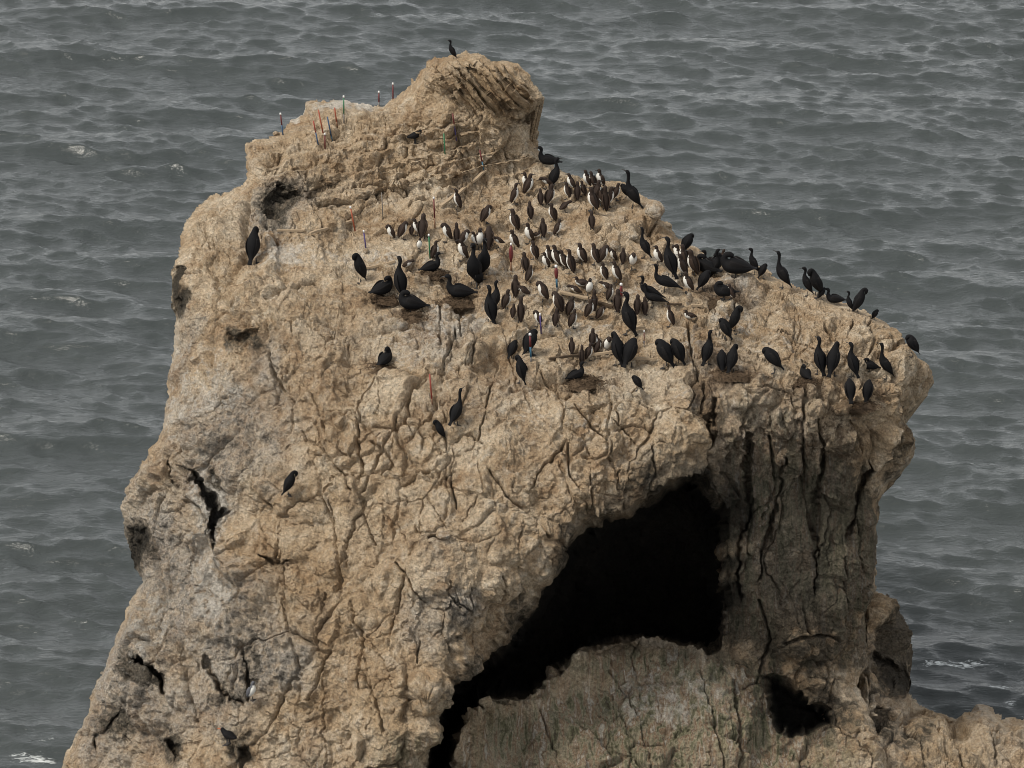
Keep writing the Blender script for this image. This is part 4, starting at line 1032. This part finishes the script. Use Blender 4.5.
# ------------------------------------------------------------------ murres
MUR = [
 ('tall',457,209,165,'lone murre standing beside the diagonal pale board',.98),
 ('preen',486,223,30,'murre with head turned back, alone between the diagonal board and the crowd',1.1),
 ('tall',515,204,20,'murre with bill raised to the right at the back left of the crowd',1.0),
 ('up',514,231,150,'brown murre leaning left, behind another at the left edge of the crowd',1.15),
 ('up',514,249,170,'murre facing left just above the red bulging stake',1.05),
 ('bow',498,247,200,'murre bowing to the left between the tall pair and the red bulging stake',.85),
 ('preen',446,241,190,'dark murre with bill down to the left, left of the slender one',1.05),
 ('tall',457,244,100,'slender brown murre left of the towering cormorants',1.0),
 ('preen',465,246,10,'murre with white cheek patch behind the left towering cormorant',1.0),
 ('up',474,246,200,'murre squeezed behind the towering cormorants, bill to the left',.8),
 ('up',480,249,290,'white breasted murre with brown head behind the towering cormorants',1.15),
 ('preen',488,250,90,'big brown murre at the right shoulder of the towering cormorants',1.3),
 ('up',462,260,180,'murre with white side stripe at the left foot of the towering cormorants',1.1),
 ('preen',390,240,200,'leftmost murre of the small cluster left of the crowd',.85),
 ('preen',403,239,30,'second murre from the left in the small cluster left of the crowd',1.0),
 ('up',412,235,80,'smallest murre in the small cluster left of the crowd',.62),
 ('up',417,235,190,'murre with raised wing in the small cluster left of the crowd',.85),
 ('up',423,238,80,'tallest murre in the small cluster left of the crowd',1.25),
 ('up',419,251,275,'white fronted murre left of the green stake with white tip',.75),
 ('up',436,259,20,'murre with white side to the right, right of the green stake with white tip',.95),
 ('bow',408,271,330,'white bellied murre with dark head, behind the tall cormorant of the left nests',.78),
 ('up',525,272,110,'brown murre right of the red bulging stake',1.0),
 ('up',530,282,30,'murre leaning right below the brown one by the red bulging stake',.85),
 ('up',515,297,100,'brown murre with head bent, left of the bowing pair',1.15),
 ('bow',523,297,170,'murre bowing left toward a neighbour, white belly showing',.85),
 ('preen',542,301,170,'lone murre with long bill to the left, right of the bowing pair',1.1),
 ('up',507,309,30,'murre with white side at the left end of the front crowd',.95),
 ('tall',520,322,90,'tall brown murre seen from behind at the left end of the front crowd',1.1),
 ('up',513,318,80,'dark murre behind the tall brown one at the left end of the crowd',.7),
 ('up',534,259,150,'dark murre at the left end of the tight middle row',1.0),
 ('up',545,269,190,'white breasted murre in front of the left end of the tight middle row',.85),
 ('up',549,264,160,'third murre from the left in the tight middle row',1.0),
 ('up',556,267,160,'fourth murre from the left in the tight middle row',1.05),
 ('up',563,269,170,'fifth murre from the left in the tight middle row, breast white',1.05),
 ('tall',570,273,150,'tallest murre of the tight middle row',1.2),
 ('up',581,264,160,'murre facing left just right of the tight middle row',1.05),
 ('up',595,264,150,'left one of two murres with backs together right of the middle row',1.0),
 ('preen',603,265,30,'right one of two murres with backs together, white edge to the right',1.1),
 ('preen',613,262,190,'crouching murre with white cheek right of the back to back pair',.8),
 ('up',623,264,90,'brown murre between the crouching one and the white bellied preener',.85),
 ('preen',633,269,280,'murre preening a white belly under the rocky knob',1.0),
 ('up',603,280,160,'murre facing left above the bowing white one in the right front crowd',.95),
 ('up',616,282,180,'murre with long bill to the left beside the dark red stake',1.05),
 ('sit',581,286,175,'murre lying on the bare ground in the middle of the crowd',.85),
 ('up',589,296,280,'murre with white body and dark head right of the one lying down',.9),
 ('bow',575,296,180,'murre with half open wings bowing left above the broken board',.8),
 ('preen',557,313,150,'dark brown murre with head turned left at the top end of the slanting board',1.2),
 ('up',571,316,40,'murre with white side stripe right of the slanting board',1.05),
 ('up',573,328,30,'murre with white side to the right below the striped one',.92),
 ('up',556,326,80,'dark murre seen from behind, beside the slanting board',.85),
 ('up',590,318,30,'murre with white side, in front of a taller brown one at the broken board',.95),
 ('tall',594,311,90,'tall brown murre behind the white sided one at the broken board',1.0),
 ('preen',600,320,20,'short murre with white shoulder at the right end of the front row',.85),
 ('bow',606,292,175,'dark murre above the white bowing one left of the dark red stake',.8),
 ('up',611,301,20,'white bellied murre bowing right under the dark red stake',.85),
 ('up',618,312,90,'brown murre left of the largest cormorant, behind its shoulder',1.15),
 ('preen',537,326,180,'dark murre with pale crown beside the purple stake',.85),
 ('up',637,314,90,'brown murre just right of the largest cormorant',1.0),
 ('up',645,315,80,'dark murre under the two low cormorants, right of the brown one',.9),
 ('tall',670,326,160,'slim murre with white breast alone on the right, bill to the left',.95),
 ('sit',689,319,200,'murre curled up preening a white flank at the right rocks',.85),
 ('tall',645,264,190,'',0),
 ('up',657,264,190,'murre with white breast left of the tall cormorant in the right crowd',1.0),
 ('up',677,264,190,'first murre right of the tall cormorant in the right crowd, white breast',1.05),
 ('up',683,266,150,'second murre right of the tall cormorant in the right crowd',1.1),
 ('up',693,275,140,'brown backed murre highest in the right crowd, leaning left',1.3),
 ('up',681,276,160,'dark murre in the centre of the right crowd cluster',1.1),
 ('up',688,292,170,'lowest murre of the right crowd cluster, white edge to the left',1.1),
 ('preen',676,258,180,'murre at the back of the right crowd cluster, head high',.8),
 ('up',722,264,10,'murre with bright white throat among the dark huddle on the skyline',.8),
 ('up',731,299,150,'murre with white flank behind the tail of the nesting cormorant',.8),
 ('up',529,195,15,'murre with white breast standing upright behind the crowd, below the summit block',1.15),
 ('up',525,190,190,'white sided murre touching the upright one below the summit block',.9),
 ('bow',546,188,200,'murre bowing with rusty back left of the tall rear cormorant',.9),
 ('up',541,205,90,'small brown murre seen from behind, below the tall rear cormorant',.85),
 ('up',550,205,40,'murre with white breast to the right, below the tall rear cormorant',1.15),
 ('up',567,199,150,'murre leaning left between the tall rear cormorant and the rear cluster',.9),
 ('up',571,190,180,'murre with white throat at the left end of the rear cluster',.85),
 ('bow',565,212,20,'murre crouching to the right in front of the rear cluster',.75),
 ('up',577,200,90,'brown murre seen from behind at the left of the rear cluster',.9),
 ('up',582,196,150,'brown murre behind the left end of the rear cluster',.8),
 ('up',586,187,180,'murre rising highest at the left back of the rear cluster',.95),
 ('up',592,188,160,'second murre along the back of the rear cluster',.85),
 ('up',599,188,200,'third murre along the back of the rear cluster, throat white',1.0),
 ('up',592,210,160,'brown murre with white breast to the left, front of the rear cluster',1.2),
 ('up',597,200,40,'murre in the middle of the rear cluster',1.1),
 ('up',601,205,150,'murre with white collar in the middle of the rear cluster',1.2),
 ('tall',605,211,100,'tall dark murre at the front right of the rear cluster',1.15),
 ('up',609,207,30,'murre with white edge to the right at the right of the rear cluster',1.1),
 ('up',616,200,30,'rightmost murre of the rear cluster, standing apart near the skyline',.95),
 ('up',592,229,90,'lone brown murre seen from behind, below the rear cluster',.92),
 ('up',530,219,100,'brown murre seen from behind, upper one of the left middle file',.95),
 ('up',552,221,150,'murre facing left in the open ground below the small brown one',.95),
 ('up',543,237,90,'brown murre seen from behind above the tight middle row',.95),
 ('up',558,236,20,'murre with white breast to the right above the tight middle row',.85),
 ('up',528,243,200,'white breasted murre lower one of the left middle file',1.0),
 ('sit',537,237,0,'dark murre lying beside the lower one of the left middle file',.65),
 ('up',572,354,90,'dark murre seen from behind at the left end of the dark stick',.78),
 ('tall',581,364,100,'brown murre with pointed head just behind the twiggy nest',.92),
 ('up',592,346,90,'brown murre at the back of the front lip group',.95),
 ('up',589,360,30,'murre with white side at the left of the front lip group',.88),
 ('preen',598,354,30,'dark murre with white collar in the front lip group',.80),
 ('preen',607,353,280,'murre with white sides and rusty breast in the front lip group',.95),
 ('bow',614,350,170,'murre bowing left at the right of the front lip group',.85),
 ('up',597,347,200,'murre with white cheek behind the front lip group',.7),
]
for pose, u, v, face, label, sc in MUR:
    if label:
        bird('M', pose, u, v, face, label, sc)
r = bird('G', 'up', 253, 694, 330, 'single white and dark seabird low on the left cliff face', 1.0)
r['group'] = 'birds low on the cliff'
bird('O', 'walk', 416, 143, 10, 'dark bird with an orange bill on the upper slope left of the green stake', 1.0)
o2 = bird('O', 'walk', 229, 738, 150, 'dark bird perched at the bottom left of the cliff below the white one', 1.1)
o2['group'] = 'birds low on the cliff'

# ------------------------------------------------------------------ marker stakes
def paint(name, col, rough=.6):
    m, nt, b = new_mat(name)
    tc = nt.nodes.new('ShaderNodeTexCoord')
    n = noise_node(nt, 30, 5, .7, tc.outputs['Object'])
    dk = tuple(c * .6 for c in col)
    nt.links.new(mix(nt, n.outputs[0], dk, tuple(min(1, c * 1.15) for c in col)), b.inputs['Base Color'])
    b.inputs['Roughness'].default_value = rough
    return m
PAINT = dict(red=paint('red_paint', (.30, .045, .025)), darkred=paint('dark_red_paint', (.13, .015, .015)), blue=paint('blue_paint', (.03, .07, .14)), teal=paint('teal_paint', (.03, .11, .17)),
             green=paint('green_paint', (.025, .15, .06)), white=paint('white_paint', (.75, .73, .70)), purple=paint('purple_paint', (.07, .045, .16)), grey=paint('grey_metal_paint', (.16, .14, .12)), brown=paint('brown_rust', (.20, .10, .05)), orange=paint('orange_red_paint', (.34, .075, .03)))
def rod(name, r0, r1, z0, z1, mat, ns=8, belly=0):
    V, F = [], []
    nz = 5 if belly else 2
    for j in range(nz):
        t = j / (nz - 1)
        z = z0 + (z1 - z0) * t; r = r0 + (r1 - r0) * t + belly * math.sin(math.pi * t)
        for k in range(ns):
            a = 2 * math.pi * k / ns
            V.append((r * math.cos(a), r * math.sin(a), z))
    for j in range(nz - 1):
        for k in range(ns):
            F.append((j * ns + k, j * ns + (k + 1) % ns, (j + 1) * ns + (k + 1) % ns, (j + 1) * ns + k))
    F.append(tuple(range(ns))[::-1]); F.append(tuple((nz - 1) * ns + k for k in range(ns)))
    return mk(name, V, F, [mat])
def stake(u0, v0, u1, v1, bands, cap, label, r=.015, belly=0):
    """foot (u0,v0), top (u1,v1); bands of colour listed from the foot up"""
    p = foothold(u0, v0)
    d = (p - Vector(CAM)).length
    hgt = (v0 - v1) / FPX * d / math.cos(PITCH)
    tilt = math.atan2(-(u0 - u1) , (v0 - v1))
    root = bpy.data.objects.new('marker_stake', None); COL.objects.link(root)
    root.location = p
    root.rotation_euler = (0, tilt, 0)
    set_props(root, label, 'stake', 'coloured stakes driven into the rock')
    z = -.06
    top = hgt - (.03 if cap else 0)
    edges = [0] + [b[1] for b in bands]
    for i, (c, e) in enumerate(bands):
        z1 = top * e
        o = bpy.data.objects.new('band', rod('stake_band', r, r, z, z1, PAINT[c], belly=belly if c in ('red', 'darkred') else 0))
        COL.objects.link(o); o.parent = root
        z = z1
    if cap:
        o = bpy.data.objects.new('cap', rod('stake_cap', r * 1.5, r * 1.2, top, top + .045, PAINT[cap]))
        COL.objects.link(o); o.parent = root
    return root
stake(283,135,281,114,[('blue',.5),('darkred',1)],'white','stake on the far left skyline, dark red over blue with white tip')
stake(318,144,314,121,[('blue',.5),('red',1)],None,'leftmost stake of the inner cluster, red over dark blue')
stake(323,133,319,110,[('orange',1)],None,'tallest orange red stake of the left cluster')
stake(325,148,325,134,[('darkred',1)],'white','short dark red stake in front of the left cluster')
stake(332,140,328,117,[('teal',.15),('blue',1)],None,'blue stake of the left cluster')
stake(337,125,335,108,[('brown',.2),('orange',1)],None,'small red stake of the left cluster, in front of the white rock')
stake(344,123,344,97,[('grey',.35),('green',1)],'white','green stake with white tip in front of the white rock')
stake(379,106,379,92,[('grey',.3),('darkred',1)],'white','left one of the two dark red stakes on the saddle skyline')
stake(393,96,393,81,[('darkred',1)],'white','right one of the two dark red stakes on the saddle skyline')
stake(456,138,453,114,[('purple',.55),('darkred',1)],None,'dark red over purple stake below the summit block')
stake(445,154,444,134,[('green',1)],None,'plain green stake on the upper slope')
stake(484,171,480,150,[('teal',.45),('darkred',1)],None,'red over blue stake at the top end of the diagonal board')
stake(355,231,351,207,[('orange',1)],'white','orange red stake at the end of the left board')
stake(383,219,382,193,[('grey',1)],None,'thin grey stake above the small murre cluster', r=.010)
stake(366,249,364,231,[('purple',1)],'white','short purple stake with white tip below the orange red one')
stake(435,228,434,198,[('brown',.35),('darkred',1)],'white','dark red stake with white tip right of the small murre cluster')
stake(430,258,429,235,[('green',1)],'white','green stake with white tip between two white bellied murres')
stake(511,271,511,244,[('brown',.35),('darkred',1)],'white','dark red bulging stake with white tip at the left edge of the crowd', .016, .03)
stake(557,290,556,266,[('grey',.12),('teal',.5),('darkred',1)],'white','thick red over blue stake in the middle of the crowd', .022, .02)
stake(621,297,621,284,[('darkred',1)],'white','dark red stake with white tip among the murres at the right', .022, .015)
stake(541,331,540,314,[('purple',1)],'white','purple stake with white tip at the foot of the slanting board')
stake(531,361,530,334,[('grey',.15),('teal',.55),('darkred',1)],'white','red over blue stake with white tip on the front slope', .020)
stake(432,402,430,374,[('brown',.12),('red',1)],None,'plain red stake alone on the front slope')
stake(644,347,644,331,[('grey',.2),('blue',.4),('darkred',1)],'white','thin stake with white tip left of the bowing cormorants', .010)

# ------------------------------------------------------------------ boards and sticks lying on the rock
WOOD = feather('weathered_wood', (.26, .19, .12), (.42, .33, .23), .9, .1)
DARKWOOD = feather('old_dark_wood', (.05, .035, .022), (.11, .08, .055), .9, .1)
def plank(u0, v0, u1, v1, wid, mat, label, name='wooden_board', cat='board'):
    a = foothold(u0, v0); b = foothold(u1, v1)
    a = a + Vector((0, 0, .06)); b = b + Vector((0, 0, .06))
    # rest it on the highest ground between its ends
    lift = 0
    for t in (.08, .2, .3, .4, .5, .6, .7, .8, .92):
        g = ground(u0 + (u1 - u0) * t, v0 + (v1 - v0) * t)
        if g: lift = max(lift, min(.32, g[0].z - (a.z + (b.z - a.z) * t) + .02))
    mid = (a + b) / 2 + Vector((0, 0, lift))
    d = b - a; L_ = d.length
    n = 7
    V, F = [], []
    rr = random.Random(int(u0))
    for i in range(n):
        t = i / (n - 1) - .5
        w = wid * (1 + rr.uniform(-.12, .12)); h = .022 * (1 + rr.uniform(-.15, .15)); off = rr.uniform(-.006, .006)
        for (y, z) in ((-w / 2, -h), (w / 2, -h), (w / 2, h), (-w / 2, h)):
            V.append((t * L_, y + off, z + off))
    for i in range(n - 1):
        for k in range(4):
            F.append((i * 4 + k, i * 4 + (k + 1) % 4, (i + 1) * 4 + (k + 1) % 4, (i + 1) * 4 + k))
    F += [(3, 2, 1, 0), tuple((n - 1) * 4 + k for k in range(4))]
    me = mk(name, V, F, [mat])
    me.polygons.foreach_set('use_smooth', [False] * len(me.polygons))
    o = bpy.data.objects.new(name, me); COL.objects.link(o)
    o.location = mid
    o.rotation_euler = d.to_track_quat('X', 'Z').to_euler()
    set_props(o, label, cat, 'boards and sticks lying on the rock')
    return o
plank(310,236,352,224,.05,WOOD,'thin pale board on the left, ending at the orange red stake')
plank(277,233,303,233,.03,WOOD,'short pale stick left of the board that ends at the orange red stake','wooden_stick','stick')
plank(365,271,395,264,.05,WOOD,'pale board between the lone cormorant and the left nests')
plank(441,209,455,197,.07,WOOD,'lower piece of the diagonal pale board behind the lone murre')
plank(458,196,486,173,.07,WOOD,'upper long piece of the diagonal pale board behind the lone murre')
plank(459,176,471,174,.06,WOOD,'short pale board lying left of the stake at the diagonal board')
plank(543,330,554,309,.07,WOOD,'slanting pale board in the crowd running down to the purple stake')
plank(560,295,588,301,.10,WOOD,'left half of the broken board in the crowd')
plank(589,303,613,309,.09,DARKWOOD,'darker right half of the broken board in the crowd')
plank(549,363,583,359,.05,DARKWOOD,'dark stick left of the twiggy nest','wooden_stick','stick')
plank(585,358,618,354,.05,WOOD,'pale stick under the feet of the front lip group','wooden_stick','stick')
plank(636,361,657,362,.04,WOOD,'pale stick between the broad dark pair and the bowing cormorants','wooden_stick','stick')
plank(667,307,682,307,.05,DARKWOOD,'dark board left of the curled up murre')
plank(691,308,702,308,.06,WOOD,'short pale board right of the curled up murre')
plank(626,333,645,330,.03,WOOD,'thin stick right of the feet of the largest cormorant','wooden_stick','stick')

# ------------------------------------------------------------------ nests: low mounds of weed and twigs
NESTM = feather('dry_seaweed', (.035, .024, .016), (.15, .105, .068), .95, .05)
def nest(u, v, R_, label, seed):
    p = foothold(u, v)
    rr = random.Random(seed)
    root = bpy.data.objects.new('nest', None); COL.objects.link(root); root.location = p
    set_props(root, label, 'nest', 'cormorant nests of dry weed')
    V, F = [], []
    nr, na = 7, 22
    R_ *= .68
    prof = [(0, .03), (.35, .035), (.6, .06), (.78, .045), (.95, .0), (1.1, -.03), (1.2, -.06)]
    for i, (q, z) in enumerate(prof):
        for k in range(na):
            a = 2 * math.pi * k / na
            rad = R_ * q * (1 + rr.uniform(-.13, .13) + .22 * math.sin(a * 2 + seed) + .12 * math.sin(a * 5 + seed * 2)) + .001
            V.append((rad * math.cos(a), rad * math.sin(a), z + rr.uniform(-.015, .015)))
    for i in range(nr - 1):
        for k in range(na):
            F.append((i * na + k, i * na + (k + 1) % na, (i + 1) * na + (k + 1) % na, (i + 1) * na + k))
    F.append(tuple(range(na))[::-1])
    b = bpy.data.objects.new('mound', mk('nest_mound', V, F, [NESTM])); COL.objects.link(b); b.parent = root
    V, F = [], []
    for t in range(420):
        a = rr.uniform(0, 6.28); q = R_ * abs(rr.gauss(.95, .5)); z = max(.0, .085 - abs(q / R_ - .65) * .16)
        h = rr.uniform(0, 6.28); L_ = rr.uniform(.05, .16); w = .0045
        c = Vector((q * math.cos(a), q * math.sin(a), z)); d = Vector((math.cos(h), math.sin(h), rr.uniform(-.3, .35))) * L_ / 2
        s = Vector((-math.sin(h), math.cos(h), 0)) * w; up = Vector((0, 0, w))
        i0 = len(V)
        for e in (-1, 1):
            V += [c + d * e + s, c + d * e - s, c + d * e + up * 1.6]
        F += [(i0, i0 + 1, i0 + 4, i0 + 3), (i0 + 1, i0 + 2, i0 + 5, i0 + 4), (i0 + 2, i0, i0 + 3, i0 + 5), (i0, i0 + 2, i0 + 1), (i0 + 3, i0 + 4, i0 + 5)]
    tw = bpy.data.objects.new('twigs', mk('nest_twigs', V, F, [NESTM])); COL.objects.link(tw); tw.parent = root
    tw['kind'] = 'stuff'
    return root
nest(434,274,.30,'small nest under the flat cormorant',1)
nest(458,301,.38,'big round nest near the middle under the plump cormorant',2)
nest(386,298,.36,'leftmost nest under the low lying cormorant',3)
nest(409,315,.38,'nest under the cormorant with the curled neck',4)
nest(387,367,.36,'lone nest below the left nests',5)
nest(583,382,.42,'wide twiggy nest in front of the murres on the front lip',6)
nest(716,302,.45,'broad nest under the dark huddle at the right skyline',7)
nest(728,374,.42,'nest under the twins above the right wall',8)
nest(859,404,.40,'lowest right nest under two hunched cormorants',9)
nest(807,383,.25,'small nest at the left end of the right ledge group',10)

# ------------------------------------------------------------------ loose boulders among the birds
def boulder(u, v, w, h, label, seed, mat=None):
    p = foothold(u, v)
    bm = bmesh.new()
    bmesh.ops.create_icosphere(bm, subdivisions=4, radius=1)
    co = np.array([vv.co[:] for vv in bm.verts])
    n = co.copy()
    q = co + seed * 3.7
    d = .16 * fbm(q, 1.1, 3, seed) + .05 * fbm(q, 3.5, 3, seed + 3)
    f, fe, cid, tl = voronoi(q, 1.2, seed)
    d = d + tl * .16
    co = co + n * d[:, None]
    for vv, c in zip(bm.verts, co):
        vv.co = (c[0] * w / 2, c[1] * w / 2 * .8, c[2] * h / 2)
    for f_ in bm.faces: f_.smooth = True
    me = bpy.data.meshes.new('boulder'); bm.to_mesh(me); bm.free()
    me.materials.append(ROCK)
    for nm in ('stain', 'wet', 'dirt'):
        at = me.color_attributes.new(nm, 'FLOAT_COLOR', 'POINT')
        c = {'stain': (0, .3, .2, 1), 'wet': (0, .3, 0, 1), 'dirt': (.1, .1, .1, 1)}[nm]
        at.data.foreach_set('color', np.tile(np.array(c, np.float32), len(me.vertices)))
    o = bpy.data.objects.new('boulder', me); COL.objects.link(o)
    o.location = p + Vector((0, 0, h * .28)); o.rotation_euler = (0, 0, seed)
    set_props(o, label, 'boulder', 'loose boulders on the top of the stack')
    return o
boulder(614,250,.28,.26,'pale round boulder among the murres under the rocky knob',3)
boulder(689,303,.16,.30,'small upright pale stone above the curled up murre',4)
boulder(655,214,.50,.36,'dark based knob boulder on the skyline right of the very tall cormorant',5)
boulder(633,238,.26,.20,'brown boulder left of the cormorant with thin raised neck',6)
boulder(575,261,.18,.14,'small stone behind the tight middle row of murres',7)
boulder(366,252,.16,.10,'small brown stone at the foot of the short purple stake',8)
boulder(443,537,.30,.14,'pale flat stone stuck on the front face above the cave corner',9)
boulder(276,134,.14,.10,'little pale stone beside the far left stake',10)
